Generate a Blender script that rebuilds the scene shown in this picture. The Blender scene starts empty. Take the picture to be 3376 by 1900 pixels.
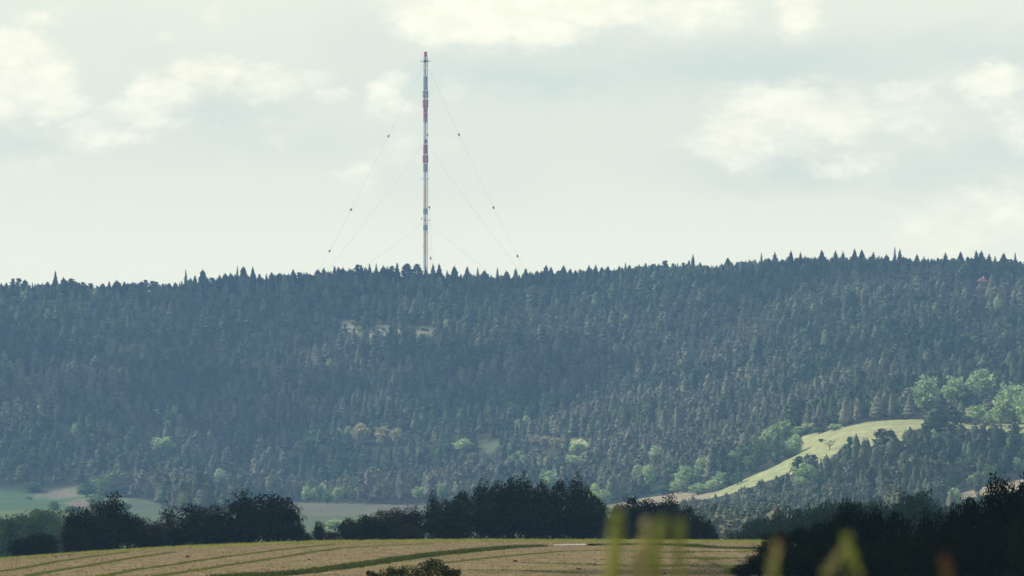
import bpy, math, random
import numpy as np
from mathutils import Vector

sc = bpy.context.scene
COL = sc.collection
R = math.radians
rng = np.random.default_rng(11)
random.seed(5)

# ------------------------------------------------------------------ camera
F = 19294.0                       # focal length in photograph pixels (10 degree lens)
CX, HY = 1688.0, 1500.0           # picture centre column, row of the level horizon
cam = bpy.data.cameras.new('camera')
cam.sensor_width = 36.0
cam.lens = 36.0 * F / 3376.0
cam.clip_start = 0.5
cam.clip_end = 30000.0
cam.dof.use_dof = True
cam.dof.focus_distance = 2200.0
cam.dof.aperture_fstop = 8.0
camo = bpy.data.objects.new('camera', cam)
COL.objects.link(camo)
camo.location = (0, 0, 0)
camo.rotation_euler = (R(90) + math.atan(550.0 / F), 0, 0)
sc.camera = camo

SUN_EL, SUN_AZ = 40.0, -80.0      # azimuth from the view direction, negative = left

# ------------------------------------------------------------------ node helpers
def N(nt, typ, **kw):
    n = nt.nodes.new(typ)
    for k, v in kw.items():
        if k.startswith('in_'):
            key = k[3:]
            key = int(key) if key.isdigit() else key.replace('_', ' ')
            n.inputs[key].default_value = v
        else:
            setattr(n, k, v)
    return n

def M(nt, op, a, b=None, c=None, clamp=False):
    n = nt.nodes.new('ShaderNodeMath'); n.operation = op; n.use_clamp = clamp
    for i, v in enumerate((a, b, c)):
        if v is None: continue
        if isinstance(v, (int, float)): n.inputs[i].default_value = v
        else: nt.links.new(v, n.inputs[i])
    return n.outputs[0]

def mixc(nt, fac, a, b, mode='MIX'):
    n = nt.nodes.new('ShaderNodeMix'); n.data_type = 'RGBA'; n.blend_type = mode
    n.clamp_factor = True
    for sock, v in ((n.inputs[0], fac), (n.inputs[6], a), (n.inputs[7], b)):
        if isinstance(v, (int, float)): sock.default_value = v
        elif isinstance(v, (tuple, list)): sock.default_value = (*v, 1) if len(v) == 3 else v
        else: nt.links.new(v, sock)
    return n.outputs[2]

def sstep(nt, v, lo, hi):
    n = nt.nodes.new('ShaderNodeMapRange'); n.interpolation_type = 'SMOOTHSTEP'
    n.inputs[1].default_value = lo; n.inputs[2].default_value = hi
    nt.links.new(v, n.inputs[0])
    return n.outputs[0]

# ------------------------------------------------------------------ world: hazy summer sky with cumulus
w = bpy.data.worlds.new('World'); sc.world = w; w.use_nodes = True
nt = w.node_tree; nt.nodes.clear()
out = N(nt, 'ShaderNodeOutputWorld'); bg = N(nt, 'ShaderNodeBackground')
sky = N(nt, 'ShaderNodeTexSky', sky_type='NISHITA', sun_disc=False)
sky.sun_elevation = R(SUN_EL); sky.sun_rotation = R(SUN_AZ)
sky.air_density = 1.3; sky.dust_density = 3.0
tc = N(nt, 'ShaderNodeTexCoord')
sep = N(nt, 'ShaderNodeSeparateXYZ'); nt.links.new(tc.outputs['Generated'], sep.inputs[0])
dx, dy, dz = sep.outputs
az = M(nt, 'ARCTAN2', dx, dy)                    # azimuth from the view direction
el = M(nt, 'ARCSINE', dz)
px = M(nt, 'MULTIPLY_ADD', az, F, CX)
py = M(nt, 'MULTIPLY_ADD', el, -F, HY)
comb = N(nt, 'ShaderNodeCombineXYZ')
nt.links.new(M(nt, 'MULTIPLY', px, 1 / 900.0), comb.inputs[0])
nt.links.new(M(nt, 'MULTIPLY', py, 1 / 520.0), comb.inputs[1])
def wnoise(scale, detail, off, rough=0.55):
    add = N(nt, 'ShaderNodeVectorMath', operation='ADD'); add.inputs[1].default_value = (off, off * .7, off * .3)
    nt.links.new(comb.outputs[0], add.inputs[0])
    n = N(nt, 'ShaderNodeTexNoise'); n.inputs['Scale'].default_value = scale
    n.inputs['Detail'].default_value = detail; n.inputs['Roughness'].default_value = rough
    nt.links.new(add.outputs[0], n.inputs['Vector'])
    return n.outputs['Fac']
wx = M(nt, 'MULTIPLY_ADD', wnoise(5.0, 5, 3.1, .6), 190.0, -95.0)
wy = M(nt, 'MULTIPLY_ADD', wnoise(5.0, 5, 9.7, .6), 150.0, -75.0)
qx = M(nt, 'ADD', px, wx); qy = M(nt, 'ADD', py, wy)
def blobs(lst):
    tot = None
    for cx, cy, rx, ry, amp in lst:
        a = M(nt, 'MULTIPLY_ADD', qx, 1.0 / rx, -cx / rx)
        b = M(nt, 'MULTIPLY_ADD', qy, 1.0 / ry, -cy / ry)
        r2 = M(nt, 'ADD', M(nt, 'MULTIPLY', a, a), M(nt, 'MULTIPLY', b, b))
        g = M(nt, 'MULTIPLY', M(nt, 'POWER', 0.52, r2), amp)
        tot = g if tot is None else M(nt, 'MAXIMUM', tot, g)
    return tot
lit = blobs([(40, 175, 120, 60, 1.15), (110, 270, 160, 90, 1.0), (190, 350, 110, 70, .95), (10, 340, 90, 80, 1.0),
             (130, 80, 110, 50, .62), (330, 440, 210, 60, .72), (520, 320, 110, 65, 1.05), (690, 250, 150, 60, .95),
             (900, 275, 170, 60, .8), (470, 380, 180, 60, .78), (560, 120, 150, 50, .42), (730, 60, 70, 80, .42),
             (120, 540, 220, 40, .5), (1100, 325, 100, 34, .62), (1285, 315, 70, 75, .95), (1420, 60, 80, 120, .95), (1620, 50, 290, 95, 1.3),
             (1900, 20, 260, 60, 1.1), (1500, 300, 120, 70, .42), (2260, 40, 280, 90, .68), (2640, 40, 80, 110, .8), (1160, 580, 110, 70, .52),
             (1340, 500, 150, 110, .46), (2430, 460, 150, 110, .9), (2580, 370, 230, 90, .95), (2760, 400, 150, 110, .85), (2640, 460, 220, 90, .6),
             (2820, 545, 200, 55, .62), (3010, 320, 150, 55, .62), (3260, 270, 140, 65, .95), (3360, 420, 90, 90, .68),
             (3120, 760, 230, 120, .62), (3330, 690, 220, 140, .65), (2980, 400, 300, 90, .55), (900, 420, 260, 90, .42),
             (-500, 300, 400, 120, .9), (-1300, 100, 500, 160, .9), (4000, 350, 420, 130, .9), (4900, 100, 500, 170, .9)])
shade = blobs([(1750, 260, 420, 60, .75), (2500, 220, 600, 70, .8), (3200, 170, 400, 60, .6), (900, 470, 300, 60, .35),
               (3100, 560, 350, 70, .55), (1500, 620, 250, 80, .2), (250, 420, 160, 50, .6), (1200, 120, 120, 90, .3), (700, 380, 220, 50, .6), (2600, 560, 300, 60, .7), (3300, 500, 160, 60, .6), (1800, 150, 300, 50, .6), (60, 480, 120, 50, .5)])
n1 = wnoise(7.0, 7, 0.0, .62)
n2 = wnoise(2.2, 4, 21.0)
cum = sstep(nt, M(nt, 'ADD', lit, M(nt, 'MULTIPLY_ADD', n1, 0.72, -0.36)), 0.26, 0.92)
# the same kind of cumulus goes on over the rest of the sky
c3 = N(nt, 'ShaderNodeTexNoise'); c3.inputs['Scale'].default_value = 5.0; c3.inputs['Detail'].default_value = 8
nt.links.new(tc.outputs['Generated'], c3.inputs['Vector'])
high = sstep(nt, c3.outputs['Fac'], 0.52, 0.66)
up = sstep(nt, el, R(5.5), R(11))
base = mixc(nt, n2, (0.87, 0.875, 0.70), (0.92, 0.92, 0.73))
hor = sstep(nt, py, 400.0, 900.0)
base = mixc(nt, M(nt, 'MULTIPLY', hor, 0.85), base, (1.0, 0.98, 0.77))
base = mixc(nt, M(nt, 'MULTIPLY', shade, 0.95), base, (0.70, 0.76, 0.66))
col_in = mixc(nt, M(nt, 'MULTIPLY', cum, 0.9), base, mixc(nt, sstep(nt, n1, .35, .7), (1.08, 1.02, 0.78), (1.20, 1.14, .88)))
nis = N(nt, 'ShaderNodeVectorMath', operation='SCALE'); nis.inputs['Scale'].default_value = 0.10
nt.links.new(sky.outputs[0], nis.inputs[0])
col_out = mixc(nt, M(nt, 'MULTIPLY', high, 0.65), mixc(nt, 0.25, nis.outputs[0], (0.80, 0.87, 0.78)), (0.95, 0.94, 0.82))
fin = mixc(nt, up, col_in, col_out)
sc_ = N(nt, 'ShaderNodeVectorMath', operation='SCALE'); sc_.inputs['Scale'].default_value = 1.16
nt.links.new(fin, sc_.inputs[0])
nt.links.new(sc_.outputs[0], bg.inputs[0]); bg.inputs[1].default_value = 1.0
nt.links.new(bg.outputs[0], out.inputs[0])

# ------------------------------------------------------------------ sun and exposure
sl = bpy.data.lights.new('sun', 'SUN'); sl.energy = 4.8; sl.angle = R(0.53); sl.color = (1.0, 0.93, 0.80)
so = bpy.data.objects.new('sun', sl); COL.objects.link(so)
sdir = Vector((math.sin(R(SUN_AZ)) * math.cos(R(SUN_EL)), math.cos(R(SUN_AZ)) * math.cos(R(SUN_EL)), math.sin(R(SUN_EL))))
so.rotation_euler = sdir.to_track_quat('Z', 'Y').to_euler(); so.location = sdir * 500
sc.view_settings.view_transform = 'Standard'; sc.view_settings.look = 'None'
sc.view_settings.exposure = 0.0; sc.view_settings.gamma = 1.0; sc.view_settings.use_curve_mapping = False
sc.cycles.max_bounces = 4; sc.cycles.diffuse_bounces = 2; sc.cycles.transparent_max_bounces = 4
sc.cycles.volume_bounces = 0; sc.cycles.use_denoising = True

# ------------------------------------------------------------------ materials
def diffuse_mat(name, build, rough=0.9, transl=0.0):
    m = bpy.data.materials.new(name); m.use_nodes = True; t = m.node_tree; t.nodes.clear()
    o = N(t, 'ShaderNodeOutputMaterial'); d = N(t, 'ShaderNodeBsdfDiffuse')
    c = build(t)
    t.links.new(c, d.inputs[0])
    last = d.outputs[0]
    if transl:
        tr = N(t, 'ShaderNodeBsdfTranslucent'); t.links.new(c, tr.inputs[0])
        mx = N(t, 'ShaderNodeMixShader'); mx.inputs[0].default_value = transl
        t.links.new(last, mx.inputs[1]); t.links.new(tr.outputs[0], mx.inputs[2]); last = mx.outputs[0]
    t.links.new(last, o.inputs[0])
    return m

def rgb(t, c):
    n = N(t, 'ShaderNodeRGB'); n.outputs[0].default_value = (*c, 1); return n.outputs[0]

def posnoise(t, scale, detail=3, vec=None, rough=.55):
    n = N(t, 'ShaderNodeTexNoise'); n.inputs['Scale'].default_value = scale
    n.inputs['Detail'].default_value = detail; n.inputs['Roughness'].default_value = rough
    if vec is None:
        vec = N(t, 'ShaderNodeNewGeometry').outputs['Position']
    t.links.new(vec, n.inputs['Vector']); return n.outputs['Fac']

def ramp(t, fac, stops):
    n = N(t, 'ShaderNodeValToRGB'); e = n.color_ramp.elements
    while len(e) < len(stops): e.new(0.5)
    for i, (p, c) in enumerate(stops): e[i].position = p; e[i].color = (*c, 1)
    t.links.new(fac, n.inputs[0]); return n.outputs[0]

def foliage(name, stops, nscale=.5, namp=.5, transl=.18, stand=None):
    """per-tree colour from the object's random value, finer tone from noise in the crown"""
    def b(t):
        oi = N(t, 'ShaderNodeObjectInfo')
        c = ramp(t, oi.outputs['Random'], stops)
        if stand:                                   # stands of one species differ; hill light and shade patches put in the colour
            s = posnoise(t, 0.006, 3, oi.outputs['Location'])
            c = mixc(t, sstep(t, s, .45, .60), c, mixc(t, .65, c, stand))
            s2 = posnoise(t, 0.011, 2, oi.outputs['Location'])
            c = mixc(t, M(t, 'MULTIPLY', sstep(t, s2, .50, .64), .55), c, (.03, .055, .035))
        n = posnoise(t, nscale, 3)
        f = M(t, 'MULTIPLY_ADD', n, 2 * namp, 1 - namp)
        v = N(t, 'ShaderNodeVectorMath', operation='SCALE'); t.links.new(c, v.inputs[0]); t.links.new(f, v.inputs['Scale'])
        return v.outputs[0]
    return diffuse_mat(name, b, transl=transl)

M_conif = foliage('conifer_needles', [(0, (.050, .088, .040)), (.3, (.092, .122, .062)), (.55, (.120, .134, .084)), (.8, (.075, .128, .062)), (1, (.175, .182, .115))], .30, .35, .08, stand=(.22, .21, .155))
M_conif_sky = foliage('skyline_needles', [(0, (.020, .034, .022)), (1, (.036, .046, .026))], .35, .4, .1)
M_hillleaf = foliage('hillside_leaves', [(0, (.10, .165, .06)), (.5, (.14, .22, .08)), (1, (.20, .27, .10))], .5, .45, .25)
M_brightleaf = foliage('pale_green_leaves', [(0, (.32, .44, .20)), (1, (.44, .55, .28))], .6, .45, .3)
M_oliveleaf = foliage('olive_brown_leaves', [(0, (.28, .27, .15)), (1, (.42, .38, .22))], .6, .4, .25)
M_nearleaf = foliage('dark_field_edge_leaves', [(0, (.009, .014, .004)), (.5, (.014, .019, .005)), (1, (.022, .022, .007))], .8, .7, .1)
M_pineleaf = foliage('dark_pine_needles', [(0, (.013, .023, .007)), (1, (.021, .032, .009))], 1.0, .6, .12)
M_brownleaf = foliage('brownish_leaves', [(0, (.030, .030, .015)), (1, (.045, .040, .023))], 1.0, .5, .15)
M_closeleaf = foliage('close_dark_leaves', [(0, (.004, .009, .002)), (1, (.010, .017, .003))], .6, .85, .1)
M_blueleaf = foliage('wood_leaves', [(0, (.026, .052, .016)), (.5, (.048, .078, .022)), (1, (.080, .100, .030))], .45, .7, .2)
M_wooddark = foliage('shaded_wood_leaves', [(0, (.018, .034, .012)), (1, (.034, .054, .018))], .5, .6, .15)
M_greyleaf = foliage('grey_willow_leaves', [(0, (.12, .15, .13)), (1, (.15, .18, .15))], .8, .4, .2)
M_bark = diffuse_mat('bark', lambda t: ramp(t, posnoise(t, 3.0, 4), [(.3, (.035, .028, .022)), (.7, (.075, .058, .045))]))
M_pinebark = diffuse_mat('pine_bark', lambda t: ramp(t, posnoise(t, 2.0, 4), [(.3, (.09, .055, .035)), (.7, (.17, .10, .06))]))

def paint(name, c, rough=.55, amp=.25):
    m = bpy.data.materials.new(name); m.use_nodes = True; t = m.node_tree
    p = t.nodes['Principled BSDF']; p.inputs['Roughness'].default_value = rough
    n = posnoise(t, 1.3, 5)
    t.links.new(mixc(t, n, tuple(x * (1 - amp) for x in c), tuple(min(1, x * (1 + amp)) for x in c)), p.inputs['Base Color'])
    return m
M_red = paint('red_mast_paint', (.40, .04, .05))
M_grey = paint('pale_mast_paint', (.26, .29, .32))
M_dark = paint('dark_steel', (.05, .05, .055))
M_orange = paint('orange_marker', (.42, .06, .03))
M_wire = paint('steel_cable', (.22, .22, .22))
M_tile = paint('red_roof_tiles', (.30, .10, .08))
M_wall = paint('weathered_plaster', (.30, .24, .22))
M_white = paint('white_trim', (.75, .75, .72))
M_glass = paint('dark_window_glass', (.03, .035, .04), .15)
M_wood = paint('pale_timber', (.62, .48, .30))
M_bird = paint('bird_feathers', (.02, .02, .022))

# ------------------------------------------------------------------ object helpers
def tag(o, label=None, cat=None, group=None, kind=None):
    if label: o['label'] = label
    if cat: o['category'] = cat
    if group: o['group'] = group
    if kind: o['kind'] = kind
    return o

def link(name, data, parent=None):
    o = bpy.data.objects.new(name, data); COL.objects.link(o)
    if parent is not None: o.parent = parent
    return o

def empty(name, loc, rz=0.0, s=(1, 1, 1)):
    o = link(name, None); o.location = loc; o.rotation_euler = (0, 0, rz); o.scale = s
    o.empty_display_size = 0.5
    return o

class Geo:
    """collects vertices and faces"""
    def __init__(s): s.v = []; s.f = []; s.m = []; s.n = 0
    def add(s, verts, faces, mi=0):
        verts = np.asarray(verts, float).reshape(-1, 3)
        s.v.append(verts)
        for f in faces: s.f.append([i + s.n for i in f])
        s.m += [mi] * len(faces)
        s.n += len(verts)
    def quads(s, V, mi=0):                       # V (n,4,3)
        n = len(V); 
        if not n: return
        s.v.append(V.reshape(-1, 3))
        idx = (np.arange(n * 4) + s.n).reshape(n, 4)
        s.f += idx.tolist(); s.m += [mi] * n; s.n += n * 4
    def tris(s, V, mi=0):
        n = len(V)
        if not n: return
        s.v.append(V.reshape(-1, 3))
        idx = (np.arange(n * 3) + s.n).reshape(n, 3)
        s.f += idx.tolist(); s.m += [mi] * n; s.n += n * 3
    def box(s, c, d, mi=0, taper=1.0):
        x, y, z = c; a, b, h = d[0] / 2, d[1] / 2, d[2] / 2; t = taper
        v = [(x - a, y - b, z - h), (x + a, y - b, z - h), (x + a, y + b, z - h), (x - a, y + b, z - h),
             (x - a * t, y - b * t, z + h), (x + a * t, y - b * t, z + h), (x + a * t, y + b * t, z + h), (x - a * t, y + b * t, z + h)]
        s.add(v, [(0, 3, 2, 1), (4, 5, 6, 7), (0, 1, 5, 4), (1, 2, 6, 5), (2, 3, 7, 6), (3, 0, 4, 7)], mi)
    def tube(s, pts, rad, n=6, mi=0):
        pts = [Vector(p) for p in pts]
        if not hasattr(rad, '__len__'): rad = [rad] * len(pts)
        V = []; Fc = []
        for i, p in enumerate(pts):
            d = (pts[min(i + 1, len(pts) - 1)] - pts[max(i - 1, 0)]).normalized()
            a = d.cross(Vector((.31, .95, .05)));
            if a.length < 1e-3: a = d.cross(Vector((1, 0, 0)))
            a.normalize(); b = d.cross(a)
            for k in range(n):
                t = 2 * math.pi * k / n
                V.append(p + (a * math.cos(t) + b * math.sin(t)) * rad[i])
        for i in range(len(pts) - 1):
            for k in range(n):
                Fc.append((i * n + k, i * n + (k + 1) % n, (i + 1) * n + (k + 1) % n, (i + 1) * n + k))
        Fc.append(tuple(range(n))[::-1]); Fc.append(tuple(range((len(pts) - 1) * n, len(pts) * n)))
        s.add([tuple(v) for v in V], Fc, mi)
    def mesh(s, name, mats, smooth=False):
        me = bpy.data.meshes.new(name)
        V = np.concatenate(s.v) if s.v else np.zeros((0, 3))
        me.from_pydata(V.tolist(), [], s.f)
        for m in (mats if isinstance(mats, (list, tuple)) else [mats]): me.materials.append(m)
        if len(me.materials) > 1: me.polygons.foreach_set('material_index', s.m)
        if smooth: me.polygons.foreach_set('use_smooth', [True] * len(me.polygons))
        me.update(); return me

# ------------------------------------------------------------------ terrain
def ip(x, xs, ys): return np.interp(x, xs, ys)
def smooth01(t): t = np.clip(t, 0, 1); return t * t * (3 - 2 * t)

CRX = [0, 300, 600, 900, 1100, 1500, 2000, 2520, 2620, 2800, 3376]
CRY = [1845, 1822, 1803, 1791, 1785, 1781, 1782, 1784, 1800, 1850, 1890]
TX = [0, 1000, 1700, 2300, 2800, 3376]
TY = {   # distance: picture row of the bare ground for the six columns
    1500: [1830] * 6,
    2000: [1760, 1760, 1762, 1762, 1762, 1755],
    2500: [1716, 1722, 1722, 1735, 1728, 1722],
    2800: [1696, 1706, 1702, 1712, 1640, 1625],
    3050: [1680, 1692, 1690, 1672, 1478, 1470],
    3150: [1674, 1688, 1686, 1640, 1405, 1398],
    3400: [1660, 1676, 1668, 1560, 1340, 1330],
    3600: [1648, 1668, 1610, 1450, 1270, 1250],
    3700: [1642, 1664, 1565, 1385, 1215, 1190],
    3850: [1622, 1640, 1470, 1290, 1130, 1100],
    4000: [1470, 1500, 1360, 1190, 1040, 1010],
    4200: [1190, 1210, 1130, 1010, 935, 930],
    4350: [972, 945, 936, 908, 886, 895],
}
gy = np.arange(1500, 4351, 25.0); gx = np.arange(-800, 4401, 50.0)
rows = sorted(TY)
A = np.array([[np.interp(x, TX, TY[r]) for x in gx] for r in rows])
G = np.array([[np.interp(y, rows, A[:, j]) for j in range(len(gx))] for y in gy])
def blur(a, k, ax):
    ker = np.hanning(k + 2)[1:-1]; ker /= ker.sum()
    pad = [(0, 0), (0, 0)]; pad[ax] = (k // 2, k // 2)
    b = np.pad(a, pad, mode='reflect', reflect_type='odd')
    return np.apply_along_axis(lambda v: np.convolve(v, ker, 'valid'), ax, b)
G = blur(blur(G, 7, 0), 11, 1)

SKX = [0, 80, 115, 180, 240, 300, 350, 420, 520, 580, 620, 660, 700, 780, 860, 900, 980, 1050, 1100, 1200, 1300, 1400, 1450, 1480, 1510, 1560, 1620, 1700, 1760, 1850, 2000, 2100, 2200, 2290, 2350, 2430, 2500, 2600, 2700, 2800, 2900, 3000, 3100, 3200, 3300, 3376]
SKY = [926, 921, 928, 908, 917, 926, 932, 921, 921, 928, 906, 906, 914, 893, 905, 896, 891, 891, 882, 870, 866, 872, 872, 888, 900, 890, 894, 894, 885, 880, 874, 866, 861, 858, 867, 855, 846, 839, 836, 838, 836, 842, 845, 840, 845, 848]

def H(X, Y):
    X = np.asarray(X, float); Y = np.asarray(Y, float)
    Ys = np.maximum(Y, 300.0)
    x = X / Ys * F + CX
    zc = (HY - ip(x, CRX, CRY)) / F * 620.0
    z300 = -6.2
    # the field, its crest and the drop behind it
    zn = -1.1 - (Y - 5.0) * (5.1 / 295.0)
    t = (Y - 300) / 320.0
    zf = z300 + (zc - z300) * t + 0.5 * np.sin(np.clip(t, 0, 1) * math.pi)*0.6
    zd1 = zc - 4.5 * (Y - 620) / 80.0 
    zd2 = (zc - 4.5) + (-21.0 - (zc - 4.5)) * (Y - 700) / 130.0
    e1500 = (HY - 1830) / F * 1500.0
    zd3 = -21.0 + (e1500 + 21.0) * (Y - 830) / 670.0
    z = np.where(Y < 300, zn, np.where(Y < 620, zf, np.where(Y < 700, zd1, np.where(Y < 830, zd2, zd3))))
    gul = smooth01((X - 11.5) / 9.0) * smooth01((Y - 150) / 60.0) * smooth01((470 - Y) / 120.0)
    z = z - 5.5 * gul
    # the far slope
    yy = np.clip(Y, 1500, 4350); fi = (yy - 1500) / 25.0; fj = np.clip((x + 800) / 50.0, 0, len(gx) - 1.001)
    i0 = np.minimum(fi.astype(int), len(gy) - 2); j0 = fj.astype(int); a = fi - i0; b = fj - j0
    g = (G[i0, j0] * (1 - a) + G[i0 + 1, j0] * a) * (1 - b) + (G[i0, j0 + 1] * (1 - a) + G[i0 + 1, j0 + 1] * a) * b
    zh = (HY - g) / F * yy
    zh = zh - np.clip(Y - 4350, 0, 400) * 0.03 - np.clip(Y - 4750, 0, 3000) * 0.05
    gulf = smooth01((Y - 3450) / 250.0) * smooth01((4320 - Y) / 200)
    und = 4.5 * gulf * (np.sin(X * .026 + Y * .010 + .8) + .5 * np.sin(X * .061 - Y * .012)) + (np.sin(X * .021 + Y * .013) + np.sin(X * .047 - Y * .031 + 1.3) * .5) * 1.2 * smooth01((Y - 2400) / 400.0) * smooth01((4300 - Y) / 200)
    return np.where(Y >= 1500, zh + und, z)

def Hs(X, Y): return float(H(np.array([X]), np.array([Y]))[0])
def pic(X, Y, Z): return X / Y * F + CX, HY - Z / Y * F
def P(x, y, D): return Vector(((x - CX) / F * D, D, (HY - y) / F * D))

def ground_at(x, y, lo, hi):
    """distance at which the ground in picture column x shows at row y"""
    Y = np.linspace(lo, hi, 400); X = (x - CX) / F * Y
    r = HY - H(X, Y) / Y * F
    k = np.argmin(np.abs(r - y))
    return float(Y[k])

def inpoly(x, y, poly):
    x = np.asarray(x); y = np.asarray(y); ins = np.zeros(x.shape, bool)
    n = len(poly); j = n - 1
    for i in range(n):
        xi, yi = poly[i]; xj, yj = poly[j]
        c = ((yi > y) != (yj > y)) & (x < (xj - xi) * (y - yi) / (yj - yi + 1e-9) + xi)
        ins ^= c; j = i
    return ins

MEADOWS = {
    'strip': [(2003, 1668), (2095, 1646), (2244, 1626), (2301, 1634), (2370, 1617), (2450, 1583), (2570, 1531), (2640, 1492), (2648, 1438), (2731, 1421),
              (2855, 1392), (2938, 1385), (3045, 1383), (3140, 1393), (3250, 1398), (3480, 1402), (3480, 1428), (3300, 1428), (3200, 1418), (3100, 1412), (3045, 1410), (2980, 1430),
              (2967, 1455), (2934, 1420), (2896, 1428), (2876, 1455), (2855, 1455), (2785, 1474), (2756, 1492), (2731, 1516), (2690, 1532), (2660, 1502),
              (2570, 1572), (2496, 1600), (2393, 1632), (2301, 1652), (2220, 1658), (2015, 1676)],
    'upper': [(3170, 1345), (3225, 1352), (3240, 1385), (3180, 1380)],
    'right': [(3500, 1570), (3376, 1580), (3260, 1602), (3140, 1634), (3060, 1660), (3150, 1650), (3376, 1612), (3500, 1600)],
    'mid': [(1565, 1452), (1651, 1452), (1630, 1498), (1612, 1502), (1574, 1477)],
    'mid_right': [(1860, 1446), (1950, 1455), (1932, 1504), (1912, 1480), (1880, 1468)],
}
CLEAR = [(1130, 1066), (1300, 1076), (1450, 1088), (1450, 1106), (1300, 1110), (1200, 1112), (1130, 1094)]
FLOOR_L = [(-400, 1600), (270, 1606), (330, 1640), (470, 1645), (600, 1690), (900, 1656), (1300, 1664), (1500, 1668), (2010, 1664), (2120, 1676), (2240, 1700), (2240, 2400), (-400, 2400)]

def grid_mesh(name, X, Y, mat, tint=None):
    nr, nc = X.shape; Z = H(X, Y)
    V = np.stack([X, Y, Z], -1).reshape(-1, 3)
    i = np.arange(nr * nc).reshape(nr, nc)
    Fq = np.stack([i[:-1, :-1], i[:-1, 1:], i[1:, 1:], i[1:, :-1]], -1).reshape(-1, 4)
    me = bpy.data.meshes.new(name); me.from_pydata(V.tolist(), [], Fq.tolist())
    me.materials.append(mat); me.polygons.foreach_set('use_smooth', [True] * len(me.polygons))
    if tint is not None:
        at = me.color_attributes.new('crop', 'FLOAT_COLOR', 'POINT')
        c = np.ones((nr * nc, 4)); c[:, :3] = tint(X, Y, Z).reshape(-1, 3); at.data.foreach_set('color', c.ravel())
    return link(name, me)

def tint_mat(name, ns=.05, amp=.3, fine=.8):
    def b(t):
        a = N(t, 'ShaderNodeAttribute', attribute_name='crop')
        n = posnoise(t, ns, 6, rough=.65); n2 = posnoise(t, fine, 3)
        f = M(t, 'ADD', M(t, 'MULTIPLY_ADD', n, 2 * amp, 1 - amp * 1.5), M(t, 'MULTIPLY', n2, amp))
        v = N(t, 'ShaderNodeVectorMath', operation='SCALE'); t.links.new(a.outputs['Color'], v.inputs[0]); t.links.new(f, v.inputs['Scale'])
        return v.outputs[0]
    return diffuse_mat(name, b)

TAN, GRN, PALE, LOAM = (.17, .155, .11), (.08, .13, .07), (.30, .31, .155), (.045, .05, .032)
def valley_tint(X, Y, Z):
    x, y = pic(X, Y, Z); c = np.zeros(X.shape + (3,)); c[:] = (.12, .16, .075)
    def put(poly, col): c[inpoly(x, y, poly)] = col
    put([(-500, 1622), (110, 1624), (250, 1640), (280, 1668), (150, 1680), (-500, 1700)], GRN)
    put([(100, 1618), (270, 1612), (262, 1640), (180, 1645), (110, 1640)], TAN)
    put([(215, 1655), (330, 1640), (300, 1680), (230, 1676)], TAN)
    put([(420, 1640), (900, 1690), (900, 1760), (400, 1760)], (.095, .125, .08))
    put([(900, 1640), (1420, 1655), (1500, 1690), (900, 1706)], (.13, .135, .095))
    put([(900, 1706), (1500, 1690), (1500, 1780), (900, 1780)], (.10, .13, .082))
    return c
def hill_tint(X, Y, Z):
    x, y = pic(X, Y, Z); c = np.zeros(X.shape + (3,)); c[:] = LOAM
    low = inpoly(x, y, FLOOR_L) & (Y < 3860); v = valley_tint(X, Y, Z); c[low] = v[low]
    for k, p in MEADOWS.items():
        m = inpoly(x, y, p); c[m] = {'mid': (.10, .13, .07), 'right': (.36, .30, .20)}.get(k, PALE)
    m = inpoly(x, y, [(2003, 1668), (2244, 1622), (2301, 1630), (2380, 1618), (2301, 1655), (2015, 1680)]); c[m] = (.27, .23, .16)
    m = inpoly(x, y, [(2370, 1625), (2570, 1529), (2640, 1492), (2640, 1545), (2496, 1600), (2393, 1634)]); c[m] = (.27, .30, .15)
    m = inpoly(x, y, [(2700, 1450), (2900, 1420), (2960, 1455), (2740, 1500)]); c[m] = (.30, .31, .16)
    m = inpoly(x, y, CLEAR); c[m] = (.26, .25, .18)
    c *= (1 + np.where(c[..., :1] > .15, rng.normal(size=X.shape)[..., None] * .10 + .07 * np.sin(y * .55 + x * .03)[..., None], 0))
    return c

def field_color(t):
    pos = N(t, 'ShaderNodeNewGeometry').outputs['Position']
    mp = N(t, 'ShaderNodeMapping'); mp.inputs['Scale'].default_value = (1.0, 0.12, 1); t.links.new(pos, mp.inputs[0])
    a = posnoise(t, .35, 6, mp.outputs[0], .65); b = posnoise(t, 1.4, 8, mp.outputs[0], .8); c = posnoise(t, .09, 3, mp.outputs[0])
    col = ramp(t, b, [(.32, (.10, .078, .042)), (.5, (.175, .136, .082)), (.66, (.27, .21, .13))])
    col = mixc(t, M(t, 'MULTIPLY', sstep(t, a, .52, .72), .7), col, (.13, .135, .045))
    col = mixc(t, M(t, 'MULTIPLY', sstep(t, c, .5, .7), .5), col, (.17, .155, .065))
    return col
M_field = diffuse_mat('mown_hay_stubble', field_color)
X, Y = np.meshgrid(np.arange(-214, 215, 2.0), np.concatenate([np.arange(-60, 290, 5.0), np.arange(290, 701, 2.5)]))
tag(grid_mesh('mown_field', X, Y, M_field), kind='structure')
cols = np.arange(-4200, 7600, 40.0); rws = np.arange(700, 2501, 20.0)
Yg = np.repeat(rws[:, None], len(cols), 1); Xg = (cols[None, :] - CX) / F * Yg
tag(grid_mesh('valley_floor', Xg, Yg, tint_mat('valley_crops', .02, .2, .3), valley_tint), kind='structure')
cols = np.concatenate([np.arange(-4200, -200, 80.0), np.arange(-200, 3600, 11.0), np.arange(3600, 7600, 80.0)])
rws = np.concatenate([np.arange(2500, 3350, 5.0), np.arange(3350, 4760, 14.0), np.arange(4800, 5001, 50)])
Yg = np.repeat(rws[:, None], len(cols), 1); Xg = (cols[None, :] - CX) / F * Yg
tag(grid_mesh('hillside', Xg, Yg, tint_mat('hillside_ground', .045, .34, .5), hill_tint), kind='structure')

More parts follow.
